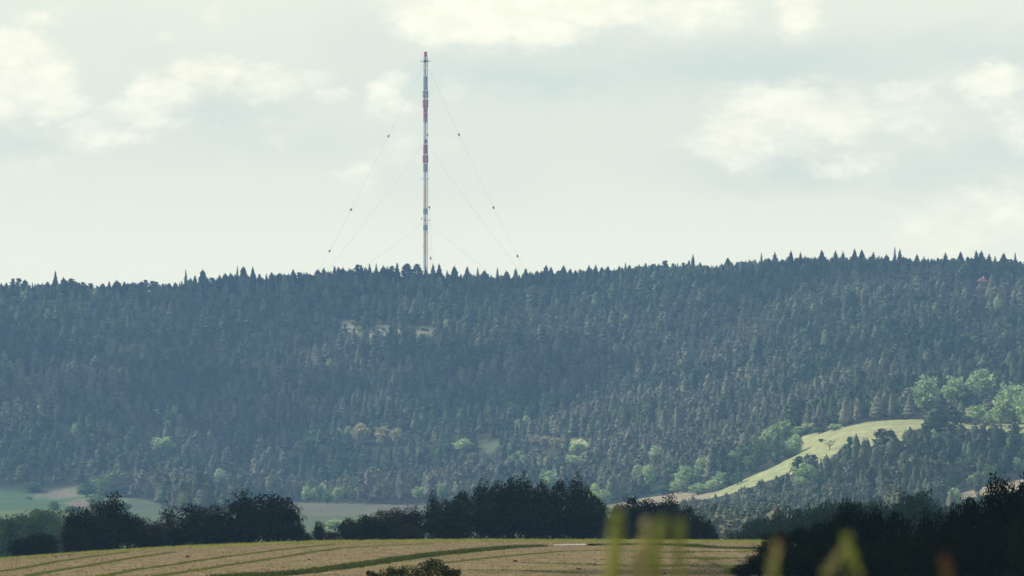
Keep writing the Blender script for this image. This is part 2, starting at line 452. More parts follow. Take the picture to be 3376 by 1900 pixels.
# ------------------------------------------------------------------ foliage builders
def unit(n, r):
    v = r.normal(size=(n, 3)); return v / np.linalg.norm(v, axis=1)[:, None]

def leaf_quads(c, n, rad, size, r, jit=.55, flat=1.0, up=0.0, inner=.72):
    """n leaf-clump quads in the shell of an ellipsoid, facing roughly outward"""
    d = unit(n, r); 
    if up: d[:, 2] = np.abs(d[:, 2]) * (1 - .0) * np.where(r.random(n) < up, 1, -1); d /= np.linalg.norm(d, axis=1)[:, None]
    rr = r.uniform(inner, 1.08, n)[:, None]
    p = np.asarray(c) + d * rr * np.asarray(rad)
    nn = d + r.normal(size=(n, 3)) * jit; nn /= np.linalg.norm(nn, axis=1)[:, None]
    a = np.cross(nn, r.normal(size=(n, 3))); a /= np.linalg.norm(a, axis=1)[:, None]; b = np.cross(nn, a)
    s = (size * r.uniform(.6, 1.35, n))[:, None]
    a = a * s * .5; b = b * s * .5 * flat
    k = r.uniform(.35, 1.0, (n, 4, 1))
    return np.stack([p - a * k[:, 0] - b * k[:, 0], p + a * k[:, 1] - b * k[:, 1], p + a * k[:, 2] + b * k[:, 2], p - a * k[:, 3] + b * k[:, 3]], 1)

def spruce(seed, Ht=14.0, Rb=2.3, bare=.06):
    r = np.random.default_rng(seed); g = Geo(); tg = Geo()
    tiers = 17
    for i in range(tiers):
        t = i / (tiers - 1); z = Ht * (bare + (1 - bare) * (t ** .92)) ; Rr = Rb * (1 - t) ** .68 * r.uniform(.7, 1.2) + .10
        nb = max(5, int(11 - 5 * t)); a0 = r.uniform(0, 6.28)
        for k in range(nb):
            if r.random() < .08: continue
            a = a0 + 6.283 * k / nb + r.normal() * .15; Rk = Rr * r.uniform(.6, 1.2); wd = .42 * Rr + .12
            ca, sa = math.cos(a), math.sin(a); dr = -.28 * Rk + r.normal() * .12
            up = .35 + .3 * Rr
            V = np.array([[(0, 0, z + up), (Rk * .55 * ca - wd * sa, Rk * .55 * sa + wd * ca, z + dr * .6), (Rk * ca, Rk * sa, z + dr)],
                          [(0, 0, z + up), (Rk * ca, Rk * sa, z + dr), (Rk * .55 * ca + wd * sa, Rk * .55 * sa - wd * ca, z + dr * .6)]])
            g.tris(V)
    g.tube([(0, 0, Ht * bare), (0, 0, Ht * 1.0)], [Rb * .45, .04], 6)
    tg.tube([(0, 0, -1), (0, 0, Ht * .9)], [.2, .05], 5)
    return g, tg

def pine(seed, Ht=13.0, Rr=2.4, bare=.4, lumps=13, q=17, size=.95, narrow=1.0):
    r = np.random.default_rng(seed); g = Geo(); tg = Geo(); lean = r.normal(size=2) * .35
    for i in range(lumps):
        t = i / (lumps - 1); z = Ht * (bare + (.97 - bare) * t); prof = math.sin(math.pi * min(1, .22 + .72 * t)) ** .7
        a = r.uniform(0, 6.28); off = Rr * .55 * prof * r.uniform(.3, 1.1) * narrow
        c = (off * math.cos(a) + lean[0] * t, off * math.sin(a) + lean[1] * t, z)
        rr = Rr * (.32 + .34 * prof) * r.uniform(.75, 1.2) * narrow
        g.quads(leaf_quads(c, q, (rr, rr, rr * .62), size, r, .28, inner=.8)); g.quads(leaf_quads(c, 5, (rr * .6, rr * .6, rr * .4), size * 1.5, r, .3, inner=.8))
        if i % 2 == 0: tg.tube([(lean[0] * t, lean[1] * t, z - .8), (c[0], c[1], z - .1)], [.09, .03], 4)
    tg.tube([(0, 0, -1), (0, 0, Ht * .5), (lean[0], lean[1], Ht * .95)], [.2, .15, .05], 5)
    return g, tg

def shell(g, r, prof, segs, rough, ctr=(0, 0), sq=1.0, fringe=0, fsize=.7):
    """closed lumpy crown surface from (height, radius) rings, with needle tufts breaking its outline"""
    ph = r.uniform(0, 6.28, 8); V = []; n = len(prof)
    for i, (z, rad) in enumerate(prof):
        for k in range(segs):
            a = 6.2832 * (k + .5 * (i % 2)) / segs
            lump = 1 + rough * (.6 * math.sin(3 * a + ph[0] + z * 1.3) + .5 * math.sin(5 * a + ph[1] - z * 2.1) + .7 * r.normal() * .7)
            rr = rad * max(.35, lump); V.append((ctr[0] + rr * math.cos(a), ctr[1] + rr * math.sin(a) * sq, z + r.normal() * .12 * rough * 4))
    Fs = [(i * segs + k, i * segs + (k + 1) % segs, (i + 1) * segs + (k + 1) % segs, (i + 1) * segs + k) for i in range(n - 1) for k in range(segs)]
    Fs.append(tuple(range(segs))[::-1]); Fs.append(tuple(range((n - 1) * segs, n * segs)))
    g.add(V, Fs)
    V = np.array(V)
    if fringe:
        idx = r.integers(0, len(V), fringe); p = V[idx]
        d = p - np.array([ctr[0], ctr[1], 0]); d[:, 2] = .25 * np.linalg.norm(d[:, :2], axis=1); d /= np.linalg.norm(d, axis=1)[:, None] + 1e-6
        a = np.cross(d, (0, 0, 1)); a /= np.linalg.norm(a, axis=1)[:, None] + 1e-6
        s_ = fsize * r.uniform(.5, 1.2, fringe)[:, None]; d2 = d.copy(); d2[:, 2] += r.normal(size=fringe) * .35
        g.tris(np.stack([p - a * s_ * .45 - d * .15, p + a * s_ * .45 - d * .15, p + d2 * s_], 1))

def cone(seed, Ht=14.0, Rb=2.9, pw=.75, bare=.06, rings=13, segs=11, rough=.17, fringe=90):
    """pointed conifer: tiered boughs that shorten towards the tip"""
    r = np.random.default_rng(seed); g = Geo(); tg = Geo(); prof = []
    for i in range(rings):
        t = i / (rings - 1); rad = Rb * (1 - t) ** pw * (1.0 if i % 2 == 0 else .8) * r.uniform(.85, 1.1) * min(1, .55 + t * 4) + .04
        prof.append((Ht * (bare + (1 - bare) * t), rad))
    shell(g, r, prof, segs, rough, fringe=fringe, fsize=.8)
    tg.tube([(0, 0, -1), (0, 0, Ht * .5), (0, 0, Ht * .9)], [.2, .14, .04], 5)
    return g, tg

def puffs(seed, Ht=13.0, Rr=2.4, bare=.35, lumps=7, fringe=22):
    """scots pine: bare stem below, rounded plates of needles above"""
    r = np.random.default_rng(seed); g = Geo(); tg = Geo(); lean = r.normal(size=2) * .35
    for i in range(lumps):
        t = i / (lumps - 1); z = Ht * (bare + .06 + (.86 - bare) * t); pr = math.sin(math.pi * min(1, .3 + .6 * t)) ** .6
        a = i * 2.4 + r.normal() * .4; off = Rr * .5 * pr * r.uniform(.4, 1.0); c = (off * math.cos(a) + lean[0] * t, off * math.sin(a) + lean[1] * t)
        rad = Rr * .62 * pr * r.uniform(.8, 1.15) + .2; hh = Ht * (1 - bare) / lumps * 1.1
        shell(g, r, [(z - hh * .6, rad * .4), (z - hh * .25, rad * .9), (z + hh * .15, rad), (z + hh * .55, rad * .75), (z + hh * .9, rad * .2)], 8, .16, c, 1, fringe, .6)
        if i % 2 == 0: tg.tube([(lean[0] * t, lean[1] * t, z - .9), (c[0], c[1], z)], [.1, .04], 4)
    tg.tube([(0, 0, -1), (0, 0, Ht * .5), (lean[0], lean[1], Ht * .93)], [.2, .15, .05], 5)
    return g, tg

def broad(seed, Ht=12.0, W=9.0, bare=.15, lumps=26, q=26, size=.75, jit=.5, limbs=5, conical=0.0, droop=0.0, gaps=0.0, tr=.28):
    """lobed deciduous crown: leaf clumps on many lobes around limbs"""
    r = np.random.default_rng(seed); g = Geo(); tg = Geo()
    zc = Ht * (bare + (1 - bare) * .52); rz = Ht * (1 - bare) * .5; rx = W * .5
    pts = []
    tries = 0
    while len(pts) < lumps and tries < 4000:
        tries += 1
        d = unit(1, r)[0]; rad = r.uniform(.45, .86)
        p = d * rad; t = (p[2] + 1) / 2
        s = 1 - conical * t * .75
        if any(np.linalg.norm(p - q0) < .9 / lumps ** .36 for q0 in pts): continue
        if gaps and r.random() < gaps: continue
        pts.append(p)
    for p in pts:
        t = (p[2] + 1) / 2; s = 1 - conical * max(0, t) * .7
        c = (p[0] * rx * s, p[1] * rx * s, zc + p[2] * rz)
        lr = (W * .5 + rz) * .5 * r.uniform(.20, .36) * (30 / lumps) ** .22
        g.quads(leaf_quads(c, q, (lr * 1.15, lr * 1.15, lr * (.8 + droop)), size, r, jit, inner=.55))
    g.quads(leaf_quads((0, 0, zc - rz * .1), int(lumps * q * .34), (rx * .68, rx * .68, rz * .84), size * 1.7, r, 1.0, inner=.3))
    tg.tube([(0, 0, -1.2), (0, 0, Ht * bare + .3), (r.normal() * .2, r.normal() * .2, zc)], [tr, tr * .8, tr * .35], 7)
    for k in range(limbs):
        p = pts[k * len(pts) // limbs]
        tg.tube([(0, 0, Ht * bare + .2), (p[0] * rx * .4, p[1] * rx * .4, zc + p[2] * rz * .35 - rz * .2), (p[0] * rx * .7, p[1] * rx * .7, zc + p[2] * rz * .62)],
                [tr * .5, tr * .3, tr * .1], 5)
    return g, tg

SRC = {}
def source(key, gt, Ht, W, fm, bm=None):
    g, tg = gt
    SRC[key] = (g.mesh('crown', [fm], key.startswith('spruce') or key in ('pine0', 'pine1')), tg.mesh('trunk', [bm or M_bark]), Ht, W)

def mat_variant(key, new, fm):
    c, t, h, wd = SRC[key]; c2 = c.copy(); c2.materials[0] = fm; SRC[new] = (c2, t, h, wd)

for i in range(4): source(f'spruce{i}', spruce(100 + i, 14, [2.7, 2.3, 3.1, 2.0][i]), 14, 4.6, M_conif)
for i in range(2): source(f'spruce{i}', cone(150 + i, 14, [2.7, 3.1][i], [.85, .65][i]), 14, 4.6, M_conif)
for i in range(4): source(f'pine{i}', cone(200 + i, 13, [2.5, 2.3, 2.6, 2.4][i], [.5, .4, .36, .45][i], [.3, .3, .32, .22][i], 10, 10, [.26, .26, .3, .28][i], 120), 13, 4.8, M_conif, M_pinebark)
for i in (2, 3): source(f'pine{i}', pine(220 + i, 13, [0, 0, 2.6, 2.3][i], [0, 0, .38, .25][i], 14, 15, 1.0), 13, 4.8, M_conif, M_pinebark)
for i in range(2): source(f'pine{i}', cone(170 + i, 13, [2.7, 3.0][i], [.5, .42][i], .1, 11, 10, .24, 110), 13, 4.8, M_conif, M_pinebark)
for i in range(2): source(f'round{i}', broad(340 + i, 12, 7, .1, 22, 24, .8, .3), 12, 7, M_conif)
for i in range(3): source(f'hleaf{i}', broad(300 + i, 12, 8, .08, 26, 24, .8), 12, 8, M_hillleaf)
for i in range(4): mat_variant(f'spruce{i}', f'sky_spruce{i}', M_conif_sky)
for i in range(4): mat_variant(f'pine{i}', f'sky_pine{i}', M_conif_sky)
for i in range(3):
    mat_variant(f'hleaf{i}', f'bright{i}', M_brightleaf); mat_variant(f'hleaf{i}', f'olive{i}', M_oliveleaf)
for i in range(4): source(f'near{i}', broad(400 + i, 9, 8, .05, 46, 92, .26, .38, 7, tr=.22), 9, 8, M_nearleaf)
for i in range(3): source(f'npine{i}', broad(420 + i, 9, 7, .05, 36, 100, .25, .4, 6, conical=.22, droop=.15, tr=.2), 9, 7, M_pineleaf)
for i in range(2): source(f'birch{i}', broad(440 + i, 9, 5, .1, 44, 40, .22, .7, 8, droop=.6, gaps=.3, tr=.14), 9, 5, M_brownleaf)
for i in range(3): mat_variant(f'near{i}', f'brown{i}', M_brownleaf)
mat_variant('near3', 'grey0', M_greyleaf)
for i in range(3): source(f'wood{i}', broad(460 + i, 12, 9, .06, 34, 48, .42, .35, 5), 12, 9, M_blueleaf)
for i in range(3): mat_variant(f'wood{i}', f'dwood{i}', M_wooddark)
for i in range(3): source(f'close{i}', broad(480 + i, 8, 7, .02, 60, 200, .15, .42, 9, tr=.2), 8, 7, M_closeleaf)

def tree(name, key, X, Y, Hm, Wm, label, cat='tree', group=None, z=None, rz=None):
    c, t, h, wd = SRC[key]
    if z is None: z = Hs(X, Y)
    if key[:-1] in ('near', 'npine', 'wood', 'dwood', 'close', 'birch', 'brown', 'grey'): Hm *= 1.09   # leaf tips end a little below the nominal height
    e = empty(name, (X, Y, z), random.uniform(0, 6.28) if rz is None else rz, (Wm / wd, Wm / wd, Hm / h))
    tag(e, label, cat, group)
    link('crown', c, e); link('trunk', t, e)
    return e

def tree_px(name, key, x, ytop, wpx, D, label, cat='tree', group=None):
    """a tree standing on the ground at distance D whose top reaches picture row ytop"""
    X = (x - CX) / F * D; z = Hs(X, D); top = (HY - ytop) / F * D
    return tree(name, key, X, D, max(1.2, (top - z) * .99), wpx / F * D, label, cat, group)

# ------------------------------------------------------------------ forest on the far slope
# broadleaved trees that stand out on the slope: x, top row, base row, width, kind, label
HILL = [
    (541, 1440, 1500, 80, 'bright', 'pale green tree alone in the dark forest, lower left slope'),
    (728, 1543, 1608, 52, 'bright', 'tall pale green tree above the dark round tree'),
    (492, 1583, 1625, 44, 'hleaf', 'soft green tree at the left forest foot'),
    (470, 1588, 1630, 36, 'hleaf', 'small dull green tree beside the soft green one'),
    (350, 1560, 1640, 60, 'hleaf', 'green tree rising over the left valley hedge'),
    (285, 1592, 1640, 70, 'hleaf', 'broad bush where the hedge meets the left fields'),
    (110, 1588, 1622, 66, 'hleaf', 'dark wide bush in the left valley field'),
    (94, 1634, 1672, 24, 'hleaf', 'narrow bush standing alone in the left green field'),
    (180, 1650, 1690, 36, 'hleaf', 'low bush at the near edge of the left green field'),
    (320, 1628, 1682, 58, 'hleaf', 'dark rounded tree between tan and green valley fields'),
    (405, 1655, 1690, 60, 'hleaf', 'low hedge bush behind the tall field-edge tree'),
    (240, 1668, 1695, 60, 'hleaf', 'low dark bush right of the lower left wood'),
    (1078, 1618, 1665, 34, 'hleaf', 'small green tree at the forest foot, left of three'),
    (1115, 1606, 1655, 38, 'bright', 'pale round tree at the forest foot left of centre'),
    (1168, 1598, 1655, 36, 'hleaf', 'taller green tree at the forest foot left of centre'),
    (1232, 1620, 1660, 32, 'hleaf', 'faint green tree behind the brownish field-edge trees'),
    (1382, 1602, 1652, 42, 'bright', 'pale green conical tree left of the brightest one'),
    (1457, 1592, 1648, 34, 'bright', 'brightest pale upright tree at the forest foot'),
    (1528, 1444, 1492, 62, 'bright', 'pale green tree left of the small mid-slope clearing'),
    (1470, 1446, 1500, 50, 'hleaf', 'green tree beside the pale one at the clearing'),
    (1310, 1410, 1470, 42, 'olive', 'pale brownish tree on the mid slope, right of a pair'),
    (1260, 1405, 1475, 48, 'olive', 'pale brownish tree on the mid slope, left of a pair'),
    (1190, 1392, 1470, 60, 'olive', 'wide olive tree above the left pair'),
    (1770, 1435, 1478, 48, 'olive', 'cream-topped tree at the left end of the pale row'),
    (1800, 1436, 1480, 46, 'olive', 'cream-topped tree in the middle of the pale row'),
    (1835, 1442, 1486, 44, 'olive', 'cream-topped tree at the right end of the pale row'),
    (1905, 1455, 1510, 56, 'bright', 'pale green tree beside the small bright clearing'),
    (1890, 1500, 1545, 60, 'bright', 'low pale tree under the small bright clearing'),
    (1818, 1547, 1625, 56, 'bright', 'fresh green tree rising behind the dark pine clump'),
    (1958, 1592, 1670, 46, 'bright', 'light green tree at the right shoulder of the dark pines'),
    (1992, 1612, 1672, 46, 'bright', 'light green slanting tree beside the tan strip'),
    (2142, 1530, 1622, 44, 'bright', 'tall fresh green tree above the tan strip'),
    (2120, 1590, 1630, 60, 'hleaf', 'low green tree at the foot of the tall fresh one'),
    (2215, 1560, 1622, 60, 'hleaf', 'green tree in the middle of the bright slope group'),
    (2262, 1535, 1618, 62, 'bright', 'bright broad tree in the slope group'),
    (2310, 1505, 1590, 46, 'bright', 'highest bright tree of the slope group'),
    (2190, 1600, 1632, 50, 'hleaf', 'rounded bush below the slope group'),
    (2300, 1592, 1632, 56, 'bright', 'pale bush above the start of the meadow strip'),
    (2350, 1580, 1622, 50, 'bright', 'pale bush along the upper edge of the meadow strip'),
    (2400, 1570, 1602, 46, 'hleaf', 'bush on the upper edge of the narrow meadow'),
    (2450, 1475, 1550, 60, 'hleaf', 'round green tree in the dark grove above the meadow'),
    (2400, 1500, 1570, 60, 'hleaf', 'dark green tree in the grove above the meadow'),
    (2500, 1440, 1530, 56, 'hleaf', 'mid green tree in the grove above the meadow'),
    (2525, 1415, 1490, 50, 'bright', 'pale tree over the grove left of the meadow'),
    (2560, 1450, 1522, 60, 'hleaf', 'dark round tree at the meadow bend'),
    (2590, 1385, 1450, 56, 'bright', 'pale round tree above the meadow bend'),
    (2620, 1430, 1500, 50, 'bright', 'light green tree at the meadow corner'),
    (2600, 1475, 1512, 60, 'hleaf', 'low dark bush at the meadow bend'),
    (2640, 1405, 1440, 50, 'bright', 'pale bush on the upper meadow edge'),
    (2700, 1408, 1430, 46, 'hleaf', 'small bush on the upper meadow edge'),
    (2750, 1398, 1420, 44, 'bright', 'small pale bush farther along the upper meadow edge'),
    (2706, 1447, 1458, 18, 'hleaf', 'small round bush on the meadow beside the lone tree'),
    (2655, 1525, 1600, 70, 'bright', 'green broad tree below the meadow beside the pointed roof'),
    (2640, 1570, 1610, 46, 'bright', 'low pale bush right under the pointed roof'),
    (2700, 1548, 1600, 50, 'hleaf', 'green tree right of the broad one below the meadow'),
    (3055, 1238, 1375, 88, 'bright', 'tall rounded tree at the right, leftmost of the big pale four'),
    (3142, 1240, 1350, 70, 'bright', 'tall pale tree at the right, second of the big four'),
    (3178, 1272, 1350, 60, 'hleaf', 'shorter green tree between the big pale ones'),
    (3232, 1210, 1350, 92, 'bright', 'tallest rounded green tree on the right slope'),
    (3345, 1262, 1410, 100, 'bright', 'big pale tree cut by the right picture edge'),
    (3300, 1310, 1412, 66, 'bright', 'pale lower tree in front of the right edge tree'),
    (3398, 1290, 1420, 90, 'bright', 'pale tree at the very right picture edge'),
    (3225, 1335, 1400, 62, 'bright', 'pale bushy tree over the upper meadow'),
    (3185, 1370, 1398, 46, 'hleaf', 'green bush at the foot of the tall pale trees'),
    (3262, 1360, 1402, 50, 'bright', 'light bush between the pale tree and the edge tree'),
    (3105, 1570, 1640, 84, 'hleaf', 'broad green tree above the right lower strip'),
    (3200, 1565, 1602, 28, 'bright', 'small bright tree above the right lower strip'),
    (2960, 1590, 1640, 70, 'hleaf', 'dull green broad tree in the lower right pines'),
    (3040, 1560, 1610, 50, 'hleaf', 'green tree left of the broad one above the right strip'),
    (3260, 1530, 1600, 50, 'hleaf', 'green tree at the right near the lower strip'),
    (2440, 1690, 1745, 46, 'hleaf', 'dim green tree at the foot of the young wood'),
    (2160, 1470, 1530, 44, 'bright', 'pale tree high above the bright slope group'),
    (2235, 1578, 1628, 50, 'bright', 'bright tree at the foot of the slope group'),
    (2280, 1565, 1620, 46, 'hleaf', 'green tree low in the slope group'),
    (2375, 1555, 1612, 44, 'bright', 'bright small tree along the upper edge of the narrow strip'),
    (2430, 1558, 1598, 44, 'hleaf', 'low green bushes over the bend of the narrow strip'),
    (2055, 1600, 1652, 40, 'hleaf', 'green tree above the left end of the tan strip'),
    (1700, 1560, 1625, 46, 'hleaf', 'dull green tree rising behind the pine clump, left part'),
    (2550, 1400, 1470, 52, 'bright', 'pale green crown left of the round pale one above the meadow'),
    (2660, 1395, 1432, 54, 'bright', 'pale bushes where the meadow top begins'),
    (2480, 1500, 1560, 54, 'hleaf', 'mid green round crown low in the grove'),
    (1960, 1540, 1600, 40, 'hleaf', 'green tree on the slope left of the tall fresh one'),
    (1105, 1712, 1752, 70, 'bright', 'bright round bush in the valley behind the field-edge hedge'),
    (1190, 1702, 1740, 40, 'bright', 'small bright bush in the valley behind the hedge'),
]
sp = 7.3
pts = []
for Yv in np.concatenate([np.arange(1560, 2560, sp), np.arange(2560, 4420, 11.0)]):
    x0, x1 = ((-260 if Yv > 2550 else 2230) - CX) / F * Yv, ((3650 if Yv > 2550 else 2950) - CX) / F * Yv
    xs = np.arange(x0, x1, sp); pts.append(np.stack([xs, np.full(len(xs), Yv)], 1))
pts = np.concatenate(pts); pts += rng.uniform(-.46, .46, pts.shape) * sp
xt = rng.uniform((-260 - CX) / F * 4380, (3650 - CX) / F * 4380, 700); pts = np.concatenate([pts, np.stack([xt, rng.uniform(4335, 4400, 700)], 1)])
Zp = H(pts[:, 0], pts[:, 1]); ix, iy = pic(pts[:, 0], pts[:, 1], Zp)
stand = np.sin(pts[:, 0] * .019 + 2) * np.sin(pts[:, 1] * .011) + .6 * np.sin(pts[:, 0] * .045 - pts[:, 1] * .03) + .4 * rng.normal(size=len(pts))
ht = (12.6 + 3.0 * np.tanh(stand) + rng.normal(size=len(pts)) * 2.4).clip(5.5, 20)
ht[pts[:, 1] > 4290] *= .84
# young dense plantation at the foot of the right-hand slope
young = inpoly(ix, iy, [(2150, 1660), (2500, 1610), (2700, 1600), (2900, 1660), (2950, 1830), (2100, 1830)]); ht[young] *= .62
topx, topy = ix, HY - (Zp + ht) / pts[:, 1] * F
keep = np.ones(len(pts), bool)
low = inpoly(ix, iy, FLOOR_L); keep &= ~low
for p in MEADOWS.values():
    for f in (0, .3, .55, .8):
        keep &= ~inpoly(ix, iy * (1 - f) + topy * f, p)
for f in (0, .3, .6): 
    inn = inpoly(ix, iy * (1 - f) + topy * f, CLEAR); keep &= ~(inn & (np.sin(ix * .13) + np.sin(ix * .05 + 1) + rng.normal(size=len(ix)) * .6 > -.5))
hut_zone = (np.abs(ix - 2613) < 14) & (topy < 1590) & (iy > 1560); keep &= ~hut_zone
hut_zone = (np.abs(ix - 3236) < 34) & (topy < 958) & (iy > 915); keep &= ~hut_zone
mz = (np.abs(ix - 1401) < 14) & (topy < 880); ht = np.where(mz, ht - (880 - topy) / F * pts[:, 1], ht); topy = np.where(mz, 880, topy)
for (hx, ht_, hb_, hw_, hk_, _l) in HILL:
    if hk_ != 'hleaf': keep &= ~((np.abs(ix - hx) < hw_ * .5 + 7) & (topy < ht_ + .72 * (hb_ - ht_)) & (iy > hb_ - 6))
# no wood stands higher than the skyline row
sky_y = ip(ix, SKX, SKY); lim = topy < sky_y + 9
ht = np.where(lim, ht - (sky_y + 7 - topy + rng.uniform(0, 26, len(pts))) / F * pts[:, 1], ht); keep &= ht > 3.5
keep &= rng.random(len(pts)) > .05
pts, Zp, ix, iy, ht, stand, young = [a[keep] for a in (pts, Zp, ix, iy, ht, stand, young)]
spr = (rng.random(len(pts)) < np.clip(.16 + .22 * np.sin(pts[:, 0] * .012 + pts[:, 1] * .007) + .00008 * (ix - 1500), .04, .5))
leafy = (rng.random(len(pts)) < np.where((iy > 1400) & (ix > 1000), .30, .10) * smooth01((np.sin(pts[:, 0] * .05 + 1) * np.sin(pts[:, 1] * .031 + pts[:, 0] * .02) - .45) * 3)) & ~young
edge = np.zeros(len(pts), bool)
kind = np.where(spr, rng.integers(4, 8, len(pts)), rng.integers(0, 4, len(pts)))
kind = np.where(leafy, rng.integers(8, 14, len(pts)), kind)
rnd = (rng.random(len(pts)) < .22 + .25 * np.sin(pts[:, 0] * .017 + pts[:, 1] * .006)) & (kind < 8)
kind = np.where(rnd, rng.integers(14, 16, len(pts)), kind); ht = np.where(rnd, ht * .9, ht)
kind = np.where((pts[:, 1] > 4330) & (kind < 8), rng.choice([0, 1, 4, 5], len(pts)), kind)
wid = ht / 13.0 * rng.uniform(.75, 1.25, len(pts)) * np.where(kind < 4, 1.2, 1.25)

# the nearest pines, spruces and broadleaved trees stand as trees of their own
order = np.argsort(-(ht * np.where(young, .3, 1)) / pts[:, 1])
sel = np.zeros(len(pts), bool); cnt = {'p': 0, 's': 0, 'l': 0}
def zone(x, y):
    if x > 2660 and y < 1420: a = 'above the meadow, right side'
    elif x > 3060: a = 'below the meadow at the right edge'
    elif x > 2850: a = 'between the meadow top and the dark wood'
    elif x > 2660: a = 'below the lone meadow tree'
    elif x > 2350: a = 'below the narrow meadow strip'
    elif x > 2003: a = 'above the narrow meadow strip'
    else: a = 'left of the meadow strip'
    return a
for k in order:
    x_, y_ = ix[k], iy[k]
    if not (-60 < x_ < 3430): continue
    if kind[k] >= 14: continue
    c = 'l' if kind[k] >= 8 else ('s' if kind[k] >= 4 else 'p')
    if cnt[c] >= {'p': 290, 's': 150, 'l': 60}[c]: continue
    topr = HY - (Zp[k] + ht[k]) / pts[k, 1] * F
    if topr > 1790 or (x_ > 2420 and topr > np.interp(x_, [2420, 2616, 2851, 3046, 3241, 3376], [1760, 1680, 1645, 1625, 1612, 1600])): continue
    cnt[c] += 1; sel[k] = True
    key = {'p': f'pine{kind[k]}', 's': f'spruce{kind[k] - 4}', 'l': ('hleaf%d' if kind[k] < 11 else 'bright%d') % ((kind[k] - 8) % 3)}[c]
    nm = {'p': 'pine_tree', 's': 'spruce_tree', 'l': 'broadleaf_tree'}[c]
    what = {'p': 'hazy grey-green pine', 's': 'pointed blue-grey spruce', 'l': 'rounded green broadleaf tree among conifers'}[c]
    zn = zone(x_, y_); hw_ = 'tall' if ht[k] > 15 else 'short' if ht[k] < 12.5 else 'middling'
    base_w = {'p': 4.8, 's': 4.6, 'l': 8}[c]
    wm = base_w * wid[k] if c != 'l' else 6.5 * rng.uniform(.8, 1.1)
    tree(nm, key, pts[k, 0], pts[k, 1], ht[k] if c != 'l' else ht[k] * .8, wm, f'{hw_} {what}, {zn}', 'tree', f'{nm.replace("_", " ")}s {zn}', z=Zp[k])
rest = ~sel
me = bpy.data.meshes.new('hillside_forest')
V3 = np.stack([pts[rest, 0], pts[rest, 1], Zp[rest]], 1)
me.from_pydata(V3.tolist(), [], [])
kr = kind[rest]; hr = ht[rest]; wr = wid[rest]
base_h = np.where(kr < 4, 13.0, np.where(kr < 8, 14.0, 13.5))
S = np.stack([np.where(kr >= 8, .72, wr), np.where(kr >= 8, .72, wr), hr / base_h], 1)
a = me.attributes.new('tree_scale', 'FLOAT_VECTOR', 'POINT'); a.data.foreach_set('vector', S.ravel())
a = me.attributes.new('tree_turn', 'FLOAT_VECTOR', 'POINT')
rot = np.zeros((len(V3), 3)); rot[:, 2] = rng.uniform(0, 6.28, len(V3)); rot[:, :2] = rng.normal(size=(len(V3), 2)) * .03
a.data.foreach_set('vector', rot.ravel())
a = me.attributes.new('tree_kind', 'INT', 'POINT'); a.data.foreach_set('value', kr.astype(np.int32))
pc = bpy.data.collections.new('forest_sources')
def joined(key, nm):
    c, t, h, wd = SRC[key]; o = bpy.data.objects.new(nm, None)
    vs = [v.co[:] for v in c.vertices]; fs = [list(p.vertices) for p in c.polygons]; n0 = len(vs)
    vs += [v.co[:] for v in t.vertices]; f2 = [[i + n0 for i in p.vertices] for p in t.polygons]
    m = bpy.data.meshes.new(nm); m.from_pydata(vs, [], fs + f2)
    m.materials.append(c.materials[0]); m.materials.append(t.materials[0])
    m.polygons.foreach_set('material_index', [0] * len(fs) + [1] * len(f2))
    o = bpy.data.objects.new(nm, m); pc.objects.link(o)
for i in range(4): joined(f'pine{i}', 'a_pine_%d' % i)
for i in range(4): joined(f'spruce{i}', 'b_spruce_%d' % i)
for i in range(3): joined(f'hleaf{i}', 'c_leaf_%d' % i)
for i in range(3): joined(f'bright{i}', 'd_leaf_%d' % i)
for i in range(2): joined(f'round{i}', 'e_round_%d' % i)
fo = link('hillside_forest', me)
tag(fo, 'dense blue-green conifer forest covering the whole far hillside', 'forest', kind='stuff')
ng = bpy.data.node_groups.new('forest', 'GeometryNodeTree')
ng.interface.new_socket('Geometry', in_out='INPUT', socket_type='NodeSocketGeometry')
ng.interface.new_socket('Geometry', in_out='OUTPUT', socket_type='NodeSocketGeometry')
gi = ng.nodes.new('NodeGroupInput'); go = ng.nodes.new('NodeGroupOutput')
iop = ng.nodes.new('GeometryNodeInstanceOnPoints'); ci = ng.nodes.new('GeometryNodeCollectionInfo')
ci.inputs['Collection'].default_value = pc; ci.inputs['Separate Children'].default_value = True; ci.inputs['Reset Children'].default_value = True
def nat(nm, dt):
    n = ng.nodes.new('GeometryNodeInputNamedAttribute'); n.data_type = dt; n.inputs['Name'].default_value = nm; return n.outputs['Attribute']
L = ng.links.new
L(gi.outputs[0], iop.inputs['Points']); L(ci.outputs[0], iop.inputs['Instance']); iop.inputs['Pick Instance'].default_value = True
L(nat('tree_kind', 'INT'), iop.inputs['Instance Index']); L(nat('tree_scale', 'FLOAT_VECTOR'), iop.inputs['Scale'])
e2r = ng.nodes.new('FunctionNodeEulerToRotation'); L(nat('tree_turn', 'FLOAT_VECTOR'), e2r.inputs[0]); L(e2r.outputs[0], iop.inputs['Rotation'])
L(iop.outputs[0], go.inputs[0])
mod = fo.modifiers.new('forest', 'NODES'); mod.node_group = ng
print('forest', len(V3), cnt)

